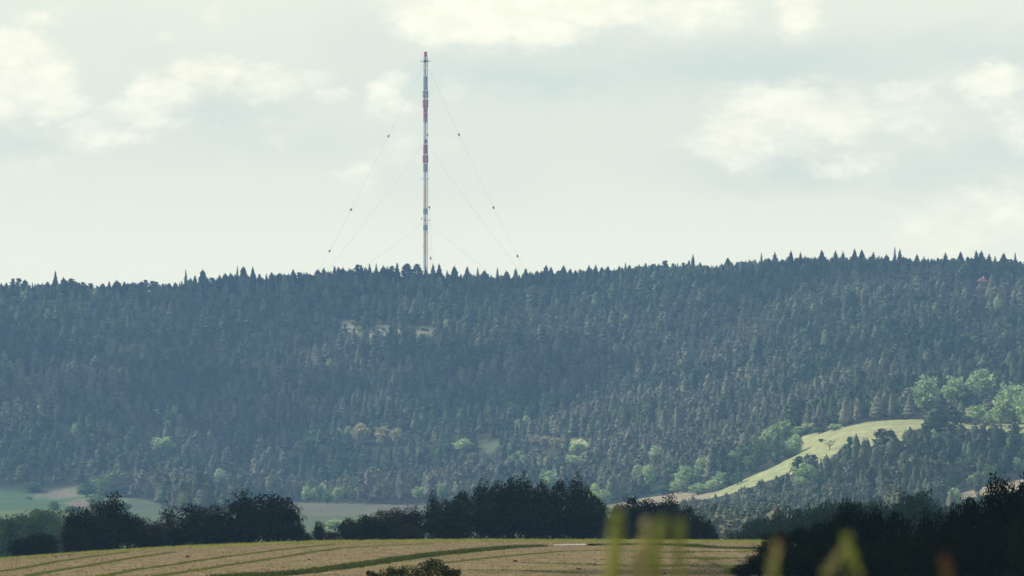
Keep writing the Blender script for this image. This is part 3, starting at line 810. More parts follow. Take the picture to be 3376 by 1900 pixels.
# skyline trees, one by one
tall = {182: 892, 612: 888, 668: 889, 782: 876, 802: 879, 833: 880, 1103: 876, 1218: 869, 1240: 868, 1309: 865, 1448: 869, 1498: 878, 1540: 878, 1575: 881, 1640: 881, 1700: 884, 1733: 884,
        1800: 876, 1858: 876, 2285: 837, 2400: 850, 2511: 833, 2555: 830, 2608: 828, 2640: 830, 2710: 826, 2755: 826, 2780: 827, 2818: 821, 2842: 823, 2951: 813, 2967: 820, 2880: 830, 3118: 832, 3168: 830,
        3220: 825, 3236: 829, 3262: 836, 3310: 836, 3348: 832}
xs = sorted(tall); allx = list(xs); x = -230.0
while x < 3640:
    if all(abs(x - t) > 12 for t in xs): allx.append(x)
    x += rng.uniform(12, 26)
def ordinal(n):
    ones = ['', 'first', 'second', 'third', 'fourth', 'fifth', 'sixth', 'seventh', 'eighth', 'ninth', 'tenth', 'eleventh', 'twelfth', 'thirteenth', 'fourteenth', 'fifteenth', 'sixteenth', 'seventeenth', 'eighteenth', 'nineteenth']
    tens = ['', '', 'twenty', 'thirty', 'forty', 'fifty', 'sixty', 'seventy', 'eighty', 'ninety']
    if n < 20: return ones[n]
    if n >= 100: return 'hundredth' if n == 100 else 'hundred and ' + ordinal(n - 100)
    return tens[n // 10] + '-' + ones[n % 10] if n % 10 else tens[n // 10][:-1] + 'ieth'
for x in sorted(allx):
    D = 4350 + rng.uniform(-12, 14)
    t = tall.get(x)
    if abs(x - 1401) < 13: t = 877
    ytop = t if t else ip(x, SKX, SKY) + rng.uniform(-4, 15)
    # spruces from the mast rightwards, rounder pines to the left
    isspr = rng.random() < (.9 if x > 1450 else .45) or (t is not None and x not in (668, 802))
    wpx = rng.uniform(24, 36) if isspr else rng.uniform(26, 38)
    side = 'right' if x > 1401 else 'left'; nth = (sum(1 for q_ in allx if 1401 < q_ <= x) if x > 1401 else sum(1 for q_ in allx if x <= q_ < 1401))
    nth = f'{ordinal(nth)} tree {side} of the mast'
    where = ('at the far left' if x < 420 else 'left of the guy wires' if x < 1000 else 'around the foot of the radio mast' if x < 1480 else
             'just right of the radio mast' if x < 2000 else 'on the rising ridge right of centre' if x < 2450 else 'on the highest part of the ridge')
    if isspr: tree_px('spruce_tree', f'sky_spruce{int(rng.integers(4))}', x, ytop, wpx, D, f'dark pointed spruce on the skyline, {nth}', 'tree', f'skyline spruces {where}')
    else: tree_px('pine_tree', f'sky_pine{int(rng.integers(4))}', x, ytop, wpx, D, f'dark ragged pine on the skyline, {nth}', 'tree', f'skyline pines {where}')

for (x, yt, yb, wpx, k, lab) in HILL:
    D = ground_at(x, yb, 1500 if yb > 1655 else 2500, 4300)
    X = (x - CX) / F * D; z = Hs(X, D); top = (HY - yt) / F * D
    tree('broadleaf_tree' if yb - yt > 45 else 'bush', f'{k}{int(rng.integers(3))}', X, D, max(2, (top - z)) * 1.04, wpx / F * D * 1.22, lab, 'tree' if yb - yt > 45 else 'bush')

for i in range(38):
    x = rng.uniform(1125, 1450); y = np.interp(x, [1130, 1450], [1080, 1100]) + rng.uniform(-18, 22); D = ground_at(x, y, 3900, 4300); X = (x - CX) / F * D
    tree('bush', ['hleaf0', 'olive1', 'bright2', 'round0'][i % 4], X, D, rng.uniform(1.5, 5), rng.uniform(2, 5), 'small bush scattered over the pale clearing below the mast', 'bush', 'bushes on the clearing below the mast')

# dead-looking lone tree on the meadow
D = ground_at(2735, 1486, 2900, 3300); X = (2735 - CX) / F * D; z = Hs(X, D)
lone = empty('lone_meadow_tree', (X, D, z)); tag(lone, 'small bare-branched tree standing alone on the pale meadow', 'tree')
g = Geo(); r = np.random.default_rng(7)
g.tube([(0, 0, -.3), (.05, 0, 1.4), (0, 0, 2.6)], [.26, .18, .12], 7)
tips = []
for k in range(11):
    a_ = k * 2.4; l = r.uniform(1.4, 2.8); zt = 2.4 + r.uniform(.2, 2.8)
    e = (l * math.cos(a_), l * math.sin(a_), zt); g.tube([(0, 0, 1.2 + k * .12), (e[0] * .5, e[1] * .5, zt * .75 + .3), e], [.1, .06, .03], 5); tips.append(e)
link('trunk', g.mesh('trunk', [M_bark]), lone)
g = Geo()
for e in tips + [(0, 0, 5.2), (.6, .3, 4.7)]: g.quads(leaf_quads(e, 26, (.8, .8, .5), .3, r, .8, inner=.3))
link('crown', g.mesh('crown', [M_hillleaf]), lone)

# extra tall pines that overlap the meadow's lower edge
OVER = [(2800, 1443, 1560, 34), (2822, 1432, 1560, 34), (2848, 1448, 1560, 40), (2915, 1415, 1545, 60), (2942, 1420, 1545, 50), (3050, 1400, 1530, 44), (3128, 1398, 1520, 44),
                       (3168, 1395, 1520, 46), (3215, 1398, 1520, 50), (3240, 1402, 1530, 44), (3278, 1392, 1530, 48), (3300, 1410, 1530, 40), (3345, 1400, 1530, 50), (3000, 1410, 1530, 46), (2995, 1440, 1540, 50),
                       (2660, 1498, 1575, 36), (2682, 1500, 1575, 36), (2630, 1505, 1580, 40), (2725, 1500, 1590, 36), (3085, 1345, 1420, 70), (3140, 1340, 1418, 60), (3290, 1250, 1360, 40)]
for q_, (x, yt, yb, wpx) in enumerate(sorted(OVER)):
    D = ground_at(x, yb, 2500, 4200); X = (x - CX) / F * D; z = Hs(X, D)
    tree('pine_tree', f'pine{int(rng.integers(4))}', X, D, (HY - yt) / F * D - z, wpx / F * D * 1.25, f'tall dark pine reaching over the pale meadow, {ordinal(q_ + 1)} from the left', 'tree', 'pines reaching over the meadow edge')

# ------------------------------------------------------------------ radio mast
DM = 4380.0; MX = (1402.5 - CX) / F * DM; PXM = DM / F
zb = Hs(MX, DM)
def zy(y): return (HY - y) / F * DM
mast = empty('radio_mast', (MX, DM, zb)); tag(mast, 'tall red and white lattice radio mast on the forested ridge', 'radio mast')
LR = 1.55; leg_a = [R(-98), R(22), R(142)]       # legs of the triangular lattice, one towards the camera
LP = [(LR * math.cos(a), LR * math.sin(a)) for a in leg_a]
bands = [(186, 203, 'r'), (203, 228, 'g'), (228, 243, 'r'), (243, 312, 'g'), (312, 390, 'r'), (390, 462, 'g'), (462, 538, 'r'), (538, 614, 'g'), (614, 690, 'r'), (690, 768, 'g'), (768, 842, 'r'), (842, 950, 'g')]
for (y0, y1, cc) in bands:
    mt = M_red if cc == 'r' else M_grey
    z1, z0 = zy(y0) - zb, max(zy(y1) - zb, -1)
    g = Geo()
    for i, (lx, ly) in enumerate(LP): g.tube([(lx, ly, z0), (lx, ly, z1 - .01)], .34 if i == 0 else .20, 6)
    nb = max(1, round((z1 - z0) / 2.4)); hb = (z1 - z0) / nb
    for b in range(nb):
        za, zc_ = z0 + b * hb, z0 + (b + 1) * hb
        for i in range(3):
            p, q = LP[i], LP[(i + 1) % 3]
            g.tube([(p[0], p[1], za), (q[0], q[1], zc_)], .065, 4); g.tube([(q[0], q[1], za), (p[0], p[1], zc_)], .065, 4)
            g.tube([(p[0], p[1], za + .02), (q[0], q[1], za + .02)], .07, 4)
    link('lattice_section', g.mesh('lattice_section', [mt]), mast)
g = Geo(); ztop = zy(170) - zb
g.tube([(0, -.2, 0), (0, -.2, ztop - 4)], .20, 6)
link('cable_ladder', g.mesh('cable_ladder', [M_dark]), mast)
g = Geo(); g.tube([(0, 0, zy(186) - zb), (0, 0, zy(178) - zb), (0, 0, zy(170) - zb)], [1.35, 1.25, 1.2], 8)
link('top_cylinder', g.mesh('top_cylinder', [M_red]), mast)
g = Geo()
for s in (-1, 1):
    g.tube([(s * 1.15, 0, zy(171) - zb), (s * 1.35, 0, zy(168) - zb)], .1, 4)
link('top_antenna', g.mesh('top_antenna', [M_dark]), mast)
g = Geo(); z = zy(203) - zb; g.box((0, 0, z), (4.6, 4.6, .25)); g.box((0, 0, z + .8), (2.6, 2.6, 1.2))
for s in (-1, 1):
    g.box((s * 3.0, 0, z + .1), (1.5, 2.0, .16)); g.box((s * 3.0, 0, z + 1.35), (1.5, 2.0, .12))
    for t in (2.35, 3.65): g.box((s * t, -.9, z + .7), (.1, .1, 1.2)); g.box((s * t, .9, z + .7), (.1, .1, 1.2))
link('work_platform', g.mesh('work_platform', [M_dark]), mast)
g = Geo(); z = zy(215) - zb; g.tube([(-2.0, -.3, z), (2.0, -.3, z)], .14, 5); g.tube([(0, -2, z), (0, 2, z)], .14, 5); link('ring_bracket', g.mesh('ring_bracket', [M_dark]), mast)
# antenna panel rows: picture rows, reach, colour
pg = {}
for nm, (wd, hh, mt) in {'g': (.85, 3.0, M_grey), 'r': (.85, 3.0, M_red)}.items():
    g = Geo(); g.box((0, 0, 0), (wd, .3, hh)); g.box((0, .45, 1.0), (.15, .7, .12)); g.box((0, .45, -1.0), (.15, .7, .12))
    for k in range(4): g.box((0, -.22, -1.15 + k * .77), (wd * 1.25, .08, .10))
    pg[nm] = g.mesh('antenna_panel', [mt])
rowsP = [(252, 266, 1.9, 'g'), (268, 280, 1.9, 'g'), (282, 294, 1.9, 'g'), (298, 311, 2.5, 'g'), (312, 322, 2.6, 'g'), (328, 341, 2.5, 'r'), (342, 355, 2.4, 'r'), (357, 370, 1.9, 'r'), (373, 389, 1.9, 'r'), (390, 403, 1.9, 'g'),
         (460, 472, 1.7, 'g'), (478, 492, 2.0, 'r'), (493, 507, 2.0, 'r'), (511, 524, 2.5, 'r'), (525, 537, 2.5, 'r'), (540, 553, 2.0, 'g'), (554, 567, 2.0, 'g'), (688, 706, 2.0, 'g'), (742, 760, 2.0, 'g')]
for (y0, y1, rr, cc) in rowsP:
    zc_ = (zy(y0) + zy(y1)) / 2 - zb; hz = (zy(y0) - zy(y1)) * 1.0; rr = rr * .76
    for i in range(3):
        for dd in (-.42, .42):
            a_ = leg_a[i] + R(60) + dd
            o = link('antenna_panel', pg[cc], mast); o.location = (rr * math.cos(a_), rr * math.sin(a_), zc_); o.rotation_euler = (0, 0, a_ + R(90)); o.scale = (.95, 1, hz / 3.0)
def dish(x, y, rad, yawdeg, arm):
    g = Geo(); n = 12; Vv = [(0, 0, 0)]; Fs = []
    for rr_, dd in ((.5, .06), (1, .28)):
        for k in range(n):
            t = 2 * math.pi * k / n; Vv.append((rad * rr_ * math.cos(t), -rad * dd, rad * rr_ * math.sin(t)))
    for k in range(n): Fs.append((0, 1 + k, 1 + (k + 1) % n)); Fs.append((1 + k, 1 + n + k, 1 + n + (k + 1) % n, 1 + (k + 1) % n))
    g.add(Vv, Fs); g.tube([(0, 0, 0), (0, .3, 0)], .2, 6)
    o = link('dish_antenna', g.mesh('dish_antenna', [M_grey]), mast); o.location = ((x - 1402.5) * PXM, -.6, zy(y) - zb); o.rotation_euler = (0, 0, R(yawdeg))
    g = Geo(); g.tube([(0, 0, o.location[2]), (o.location[0], -.5, o.location[2])], .09, 4); link('dish_arm', g.mesh('dish_arm', [M_dark]), mast)
dish(1391.5, 722, 1.0, -60, 1); dish(1409, 766, .7, 50, 1); dish(1393.5, 814, .45, -70, 1); dish(1408, 808, .4, 60, 1)
for (y, xa, xb) in ((590, 1387.5, 1415), (727, 1398, 1419)):
    g = Geo(); z = zy(y) - zb; g.tube([((xa - 1402.5) * PXM, -.4, z), ((xb - 1402.5) * PXM, -.4, z)], .14, 5)
    for xx in (xa, xb): g.box(((xx - 1402.5) * PXM, -.4, z + .25), (.25, .25, .7))
    link('cross_arm', g.mesh('cross_arm', [M_dark]), mast)
# guy wires in three directions, three levels
RG = 88.0
def guy(y0, angdeg, anchor_r, balls, lab, sag=1.6):
    a_ = R(angdeg); top = Vector((MX + LR * .9 * math.cos(a_), DM + LR * .9 * math.sin(a_), zy(y0)))
    ax, ay = MX + anchor_r * math.cos(a_), DM + anchor_r * math.sin(a_); bot = Vector((ax, ay, Hs(ax, ay)))
    pts_ = []
    for k in range(25):
        t = k / 24; p = top.lerp(bot, t); p.z -= sag * 4 * t * (1 - t); pts_.append(p - bot)
    g = Geo(); g.tube(pts_, .04, 5)
    e = empty('guy_wire', bot); tag(e, lab, 'guy wire', 'guy wires of the radio mast'); link('cable', g.mesh('cable', [M_wire]), e)
    for yb_ in balls:
        zt = zy(yb_); ks = min(range(25), key=lambda k: abs(pts_[k].z + bot.z - zt)); k2 = min(ks + 1, 24)
        p0, p1 = (pts_[ks], pts_[k2]); f = 0 if abs(p1.z - p0.z) < 1e-6 else max(-1, min(1, (zt - bot.z - p0.z) / (p1.z - p0.z))); c = p0 + (p1 - p0) * f
        g = Geo(); d = (p1 - p0).normalized()
        g.tube([c - d * 1.25, c - d * .5, c + d * .5, c + d * 1.25], [.12, .72, .72, .12], 8)
        link('marker_ball', g.mesh('marker_ball', [M_orange]), e)
guy(214, 178, 87, [448, 691, 827], 'highest left guy wire with three red marker balls')
guy(214, -2, 80, [444, 685, 845], 'highest right guy wire with three red marker balls', 3.0)
guy(214, -86, 88, [450, 693, 862], 'near vertical guy wire with marker balls just right of the mast')
guy(474, 178, 85, [], 'middle guy wire running down to the left'); guy(474, -2, 79, [], 'middle guy wire running down to the right', 2.0)
guy(474, -84, 82, [], 'middle near vertical guy wire just right of the mast')
guy(735, 178, 70, [], 'lowest flat guy wire running down to the left', .8); guy(735, -2, 62, [], 'lowest flat guy wire running down to the right', .8)
guy(735, -83, 60, [], 'lowest near vertical guy wire beside the mast', .8)

# ------------------------------------------------------------------ lookout house in the upper right wood and the pointed shelter
D = ground_at(3238, 958, 3900, 4340); X = (3238 - CX) / F * D; zr = (HY - 962) / F * D
hs = empty('lookout_house', (X, D, zr), R(18)); tag(hs, 'narrow house with red hip roof and white chimney in the upper right forest', 'house')
g = Geo(); g.box((0, 0, .9), (5.4, 5.0, 4.0)); g.box((.2, 0, 5.1), (4.4, 4.2, 4.2)); link('wall', g.mesh('wall', [M_wall]), hs)
g = Geo(); g.box((0, 0, 3.05), (6.2, 6.0, .28)); link('balcony', g.mesh('balcony', [M_white]), hs)
g = Geo(); g.add([(-3.2, -3, 7.2), (3.2, -3, 7.2), (3.2, 3, 7.2), (-3.2, 3, 7.2), (-.4, 0, 10.0), (1.6, 0, 10.0)], [(0, 1, 5, 4), (1, 2, 5), (2, 3, 4, 5), (3, 0, 4), (3, 2, 1, 0)])
rf = link('roof', g.mesh('roof', [M_tile]), hs)
g = Geo(); g.box((1.0, -.6, 10.1), (.6, .6, 1.7)); link('chimney', g.mesh('chimney', [M_white]), rf)
g = Geo(); g.box((.1, -3.05, 7.25), (6.4, .15, .3)); link('fascia', g.mesh('fascia', [M_white]), rf)
for (wx_, wz_) in ((-.9, 5.2), (1.3, 5.2), (-1.4, 1.3), (1.3, 1.3)):
    yy_ = -2.12 if wz_ > 3 else -2.52
    g = Geo(); g.box((wx_, yy_, wz_), (1.1, .1, 1.4)); wn = link('window', g.mesh('window', [M_white]), hs)
    g = Geo(); g.box((wx_, yy_ - .06, wz_), (.85, .06, 1.1)); link('pane', g.mesh('pane', [M_glass]), wn)
D = ground_at(2613, 1590, 2600, 3300); X = (2610 - CX) / F * D; z0 = Hs(X, D)
hut = empty('pointed_shelter', (X, D, (HY - 1590) / F * D)); tag(hut, 'tiny timber shelter with a pointed pale roof below the meadow', 'shelter')
g = Geo(); prof = [(1.35, 3.9), (.7, 4.5), (.35, 5.3), (.04, 6.4)]; n = 8
Vv = [(r_ * math.cos(2 * math.pi * k / n), r_ * math.sin(2 * math.pi * k / n), zz) for r_, zz in prof for k in range(n)]
Fs = [(i * n + k, i * n + (k + 1) % n, (i + 1) * n + (k + 1) % n, (i + 1) * n + k) for i in range(3) for k in range(n)] + [tuple(range(n))[::-1]]
g.add(Vv, Fs); link('roof', g.mesh('roof', [M_wood]), hut)
g = Geo(); g.box((0, 0, 1.7), (1.5, 1.5, 4.3)); link('wall', g.mesh('wall', [M_wall]), hut)
g = Geo(); g.box((-.35, -.78, 1.4), (.8, .08, 2.0)); link('door', g.mesh('door', [M_wood]), hut)

# ------------------------------------------------------------------ lower left wood and the wood right of centre
for i in range(74):
    D = rng.uniform(1180, 1560); x = rng.uniform(-330, 330)
    lim_ = ip(x, [-330, 0, 100, 230, 330], [1660, 1668, 1671, 1692, 1740]) + (1560 - D) * .10
    tree_px('broadleaf_tree', f'wood{i % 3}', x, lim_ + rng.uniform(0, 14), rng.uniform(85, 135), D, 'blue-green broadleaf tree in the lower left wood, ' + ('back' if D > 1430 else 'middle' if D > 1300 else 'front') + ' row, ' + ('outside the frame' if x < -40 else 'at the picture edge' if x < 90 else 'mid wood' if x < 200 else 'behind the first dark trees'), 'tree', 'trees of the lower left wood')
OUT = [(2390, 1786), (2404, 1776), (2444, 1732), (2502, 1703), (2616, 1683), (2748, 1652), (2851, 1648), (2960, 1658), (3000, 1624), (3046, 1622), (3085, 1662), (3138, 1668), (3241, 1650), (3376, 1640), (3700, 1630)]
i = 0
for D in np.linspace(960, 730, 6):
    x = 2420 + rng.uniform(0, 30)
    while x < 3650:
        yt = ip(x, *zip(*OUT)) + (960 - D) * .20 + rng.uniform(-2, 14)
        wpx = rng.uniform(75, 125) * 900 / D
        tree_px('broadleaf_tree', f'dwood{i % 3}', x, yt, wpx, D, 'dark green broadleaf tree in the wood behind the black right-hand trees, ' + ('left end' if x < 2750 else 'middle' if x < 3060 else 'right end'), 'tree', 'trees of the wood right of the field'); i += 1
        x += wpx * .55

# ------------------------------------------------------------------ trees along the far edge of the field
EDGE = [
    ('bush', 'near1', 75, 1780, 90, 640, 'low dark bush at the far left field edge'),
    ('bush', 'near0', 135, 1758, 120, 640, 'dark rounded bush second from the left on the field edge'),
    ('bush', 'grey0', 205, 1748, 66, 665, 'pale grey-green bush between the dark bush and the tall trees'),
    ('broadleaf_tree', 'brown0', 235, 1695, 70, 660, 'brownish thin tree at the left side of the first clump'),
    ('broadleaf_tree', 'near2', 270, 1679, 130, 645, 'dense dark tree left in the first clump'),
    ('broadleaf_tree', 'brown1', 318, 1674, 90, 655, 'brownish tree behind the left dense tree'),
    ('broadleaf_tree', 'near3', 372, 1648, 130, 650, 'tallest tree of the left clump with a brown tip'),
    ('broadleaf_tree', 'near0', 428, 1688, 80, 640, 'lower dark tree right of the tallest left one'),
    ('broadleaf_tree', 'near1', 340, 1720, 170, 632, 'wide low dark tree in front of the left clump'),
    ('broadleaf_tree', 'brown2', 470, 1712, 80, 655, 'low brownish tree right of the left clump'),
    ('broadleaf_tree', 'brown0', 512, 1722, 80, 650, 'brownish tree left of the feathery birch'),
    ('broadleaf_tree', 'near2', 500, 1745, 120, 636, 'low dark tree filling the dip between the clumps'),
    ('birch_tree', 'birch0', 556, 1672, 76, 655, 'feathery grey-brown birch with gaps in its crown'),
    ('broadleaf_tree', 'near3', 590, 1740, 110, 640, 'low dark tree under the birch'),
    ('broadleaf_tree', 'near0', 645, 1664, 130, 645, 'dark domed tree right of the birch'),
    ('broadleaf_tree', 'near1', 720, 1678, 110, 650, 'dark tree between the domed one and the largest one'),
    ('broadleaf_tree', 'near2', 700, 1730, 140, 634, 'low dark tree in front of the domed trees'),
    ('broadleaf_tree', 'near3', 802, 1640, 130, 655, 'dark tree with an olive top left of the largest one'),
    ('broadleaf_tree', 'near0', 885, 1632, 200, 645, 'largest rounded black-green tree on the field edge'),
    ('broadleaf_tree', 'near2', 940, 1668, 130, 640, 'dark tree at the right flank of the largest one'),
    ('broadleaf_tree', 'near1', 800, 1720, 150, 634, 'low dark tree under the olive-topped one'),
    ('broadleaf_tree', 'near3', 985, 1738, 70, 636, 'low tree ending the left row of trees'),
    ('bush', 'near1', 1016, 1762, 36, 634, 'tiny dark bush in the gap between the two tree rows'),
    ('bush', 'brown1', 1052, 1725, 44, 640, 'narrow olive bush standing in the gap'),
    ('bush', 'brown0', 1092, 1752, 60, 634, 'low brown bush starting the middle row'),
    ('broadleaf_tree', 'brown2', 1150, 1712, 90, 640, 'rounded brownish small tree in the middle row'),
    ('broadleaf_tree', 'near2', 1205, 1702, 100, 645, 'dark green small tree right of the rounded brownish one'),
    ('broadleaf_tree', 'brown1', 1260, 1692, 90, 648, 'brownish tree in the rising hedge'),
    ('broadleaf_tree', 'near0', 1240, 1722, 110, 632, 'dark low tree before the rising hedge'),
    ('broadleaf_tree', 'brown0', 1305, 1676, 84, 650, 'brownish tree with a pointed top left of the pines'),
    ('broadleaf_tree', 'near3', 1365, 1684, 100, 648, 'dark green tree just left of the pine clump'),
    ('broadleaf_tree', 'brown2', 1345, 1728, 110, 634, 'low brownish tree before the pine clump'),
    ('pine_tree', 'npine0', 1428, 1642, 70, 655, 'first pointed pine at the left of the big clump'),
    ('pine_tree', 'npine1', 1468, 1650, 84, 648, 'second pine of the big clump'),
    ('pine_tree', 'npine2', 1520, 1628, 96, 652, 'third pine of the big clump, notched top'),
    ('pine_tree', 'npine0', 1585, 1604, 104, 650, 'pine below the left peak of the big clump'),
    ('pine_tree', 'npine1', 1638, 1592, 90, 655, 'pine forming the left peak of the big clump'),
    ('pine_tree', 'npine2', 1684, 1585, 92, 652, 'pointed pine left of the clump centre'),
    ('pine_tree', 'npine0', 1734, 1586, 90, 658, 'pointed pine at the clump centre'),
    ('pine_tree', 'npine1', 1785, 1590, 90, 652, 'pine right of the clump centre'),
    ('pine_tree', 'npine2', 1842, 1594, 90, 656, 'pine behind the right peak'),
    ('pine_tree', 'npine0', 1898, 1584, 88, 652, 'pine forming the right peak of the big clump'),
    ('pine_tree', 'npine1', 1940, 1612, 84, 648, 'pine on the right shoulder of the big clump'),
    ('pine_tree', 'npine2', 1975, 1650, 70, 644, 'short pine ending the big clump'),
    ('broadleaf_tree', 'near1', 1500, 1690, 160, 634, 'low dark bushy tree at the left foot of the pines'),
    ('broadleaf_tree', 'near0', 1640, 1680, 180, 634, 'low dark bushy tree under the left peak'),
    ('broadleaf_tree', 'near2', 1790, 1680, 190, 633, 'low dark bushy tree under the clump centre'),
    ('broadleaf_tree', 'near3', 1910, 1690, 150, 633, 'low dark bushy tree at the right foot of the pines'),
    ('broadleaf_tree', 'brown1', 2040, 1672, 80, 640, 'brownish tree right of the pine clump'),
    ('broadleaf_tree', 'near1', 2085, 1652, 110, 645, 'dark tree at the left of the rounded grove behind the stalks'),
    ('broadleaf_tree', 'near0', 2140, 1648, 120, 650, 'dark tree in the middle of the rounded grove'),
    ('broadleaf_tree', 'near3', 2205, 1650, 110, 648, 'highest dark tree of the rounded grove'),
    ('broadleaf_tree', 'near2', 2262, 1672, 100, 642, 'dark tree on the right slope of the rounded grove'),
    ('broadleaf_tree', 'near0', 2160, 1705, 180, 632, 'wide low dark tree in front of the rounded grove'),
    ('broadleaf_tree', 'near1', 2030, 1720, 120, 634, 'low dark tree between pines and rounded grove'),
    ('broadleaf_tree', 'near3', 2290, 1712, 90, 636, 'lower dark tree ending the rounded grove'),
    ('bush', 'near2', 2332, 1714, 54, 634, 'dark bush right of the rounded grove'),
    ('bush', 'near1', 2350, 1755, 46, 633, 'lowest dark bush at the right end of the field edge'),
]
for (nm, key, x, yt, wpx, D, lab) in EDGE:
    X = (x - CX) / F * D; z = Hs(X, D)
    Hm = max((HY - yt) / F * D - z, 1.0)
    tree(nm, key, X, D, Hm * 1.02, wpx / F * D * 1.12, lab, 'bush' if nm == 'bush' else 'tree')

# black trees at the right, close to the field
CLOSE = [(2452, 1862, 90, 262, 'low black tree at the lower left corner of the right clump'), (2500, 1830, 110, 258, 'second low tree of the right clump'),
         (2558, 1766, 140, 275, 'round black tree at the left of the right clump'), (2640, 1752, 150, 280, 'black tree next to the round one in the right clump'),
         (2722, 1716, 130, 290, 'black tree below the dip in the right clump'), (2800, 1690, 160, 300, 'first high dome of the right clump'),
         (2880, 1700, 150, 296, 'dark tree right of the first high dome'), (2965, 1692, 150, 300, 'middle tree of the right clump with mossy top'),
         (3060, 1728, 140, 285, 'lower tree in the saddle of the right clump'), (3135, 1700, 130, 295, 'tree rising again right of the saddle'),
         (3205, 1645, 150, 305, 'high dark tree near the right edge'), (3290, 1620, 170, 310, 'higher dark tree near the right edge'),
         (3370, 1603, 180, 312, 'tallest black tree cut by the right picture edge'), (3470, 1600, 180, 305, 'black tree just beyond the right picture edge'),
         (2610, 1820, 170, 244, 'front left bush of the right clump'), (2730, 1790, 180, 248, 'front bush under the first dome'),
         (2870, 1790, 180, 242, 'front bush with green-lit top in the right clump'), (3000, 1800, 180, 246, 'front bush right of the green-lit one'),
         (3130, 1770, 190, 250, 'front bush below the saddle'), (3270, 1740, 200, 252, 'front dark bush near the right edge'), (3390, 1730, 200, 248, 'front dark bush at the right edge')]
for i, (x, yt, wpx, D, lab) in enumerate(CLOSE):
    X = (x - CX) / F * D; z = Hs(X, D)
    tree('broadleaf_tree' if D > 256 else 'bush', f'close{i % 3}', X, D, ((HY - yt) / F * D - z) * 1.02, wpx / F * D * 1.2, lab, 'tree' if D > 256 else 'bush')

# bush in the field at the bottom
D = 232.0; X = (1400 - CX) / F * D; z = Hs(X, D); s = D / F
b = empty('field_bush', (X, D, z)); tag(b, 'dark leafy bush in the mown field, cut by the lower picture edge', 'bush')
g = Geo(); r = np.random.default_rng(55); st = Geo()
for (x, y, rp) in [(1425, 1876, 34), (1445, 1868, 30), (1405, 1868, 26), (1425, 1858, 20), (1350, 1892, 36), (1300, 1896, 34), (1262, 1900, 30), (1230, 1895, 14), (1215, 1888, 8), (1385, 1888, 34), (1480, 1900, 32), (1500, 1890, 22), (1470, 1884, 22), (1330, 1884, 20), (1290, 1884, 18), (1400, 1915, 50), (1320, 1920, 45), (1470, 1920, 40)]:
    p = P(x, y, D) - Vector((X, D, z)); rr = rp * s
    c = (p.x, r.normal() * .2, p.z); g.quads(leaf_quads(c, int(60 + rp * 7), (rr, rr, rr * .9), .075, r, .8, inner=.4))
    st.tube([(r.normal() * .1, 0, -.2), (c[0] * .6, c[1], c[2] * .5), c], [.03, .02, .008], 5)
link('foliage', g.mesh('foliage', [foliage('bush_leaves', [(0, (.045, .055, .018)), (1, (.05, .06, .02))], 3.0, .8, .2)]), b); link('stem', st.mesh('stem', [M_bark]), b)

# ------------------------------------------------------------------ grass in the field
def tufts(name, P0, hgt, wid_, mat, label, nb=6, seed=1, spread=.18):
    r = np.random.default_rng(seed); n = len(P0); 
    base = np.repeat(P0, nb, 0) + np.concatenate([r.normal(size=(n * nb, 2)) * spread, np.zeros((n * nb, 1))], 1)
    base[:, 2] = H(base[:, 0], base[:, 1]) - .01
    h = np.repeat(hgt, nb) * r.uniform(.5, 1.2, n * nb); a = r.uniform(0, 6.28, n * nb)
    dv = np.stack([np.cos(a), np.sin(a), np.zeros(n * nb)], 1) * wid_ * .5
    tip = base + np.stack([r.normal(size=n * nb) * h * .3, r.normal(size=n * nb) * h * .3, h], 1)
    g = Geo(); g.tris(np.stack([base - dv, base + dv, tip], 1))
    o = link(name, g.mesh(name, [mat])); tag(o, label, 'grass', kind='stuff'); return o
def strip_points(line, step, wdt, r, lo=250, hi=608):
    out_ = []
    dense = []
    for (a, b_) in zip(line[:-1], line[1:]):
        for t in np.linspace(0, 1, 12, endpoint=False): dense.append((a[0] + (b_[0] - a[0]) * t, a[1] + (b_[1] - a[1]) * t))
    dense.append(line[-1])
    G_ = []
    for (x, y) in dense:
        D = ground_at(x, y, lo, hi); G_.append(((x - CX) / F * D, D))
    for (a, b_) in zip(G_[:-1], G_[1:]):
        l = math.hypot(b_[0] - a[0], b_[1] - a[1]); n = max(1, int(l / step))
        for k in range(n):
            t = r.random(); out_.append((a[0] + (b_[0] - a[0]) * t + r.normal() * wdt, a[1] + (b_[1] - a[1]) * t + r.normal() * wdt, 0))
    return np.array(out_)
M_strip = diffuse_mat('green_regrowth_grass', lambda t: ramp(t, posnoise(t, 1.0, 4), [(.3, (.10, .13, .03)), (.7, (.19, .20, .055))]), transl=.3)
M_bank = diffuse_mat('dark_bank_grass', lambda t: ramp(t, posnoise(t, .6, 4), [(.3, (.04, .06, .015)), (.7, (.10, .12, .03))]), transl=.2)
M_crest = diffuse_mat('yellow_crest_grass', lambda t: ramp(t, posnoise(t, .8, 4), [(.3, (.22, .24, .05)), (.7, (.36, .35, .09))]), transl=.3)
M_litter = diffuse_mat('hay_litter', lambda t: ramp(t, posnoise(t, 1.5, 4), [(.3, (.10, .075, .04)), (.7, (.30, .23, .14))]))
r = np.random.default_rng(21)
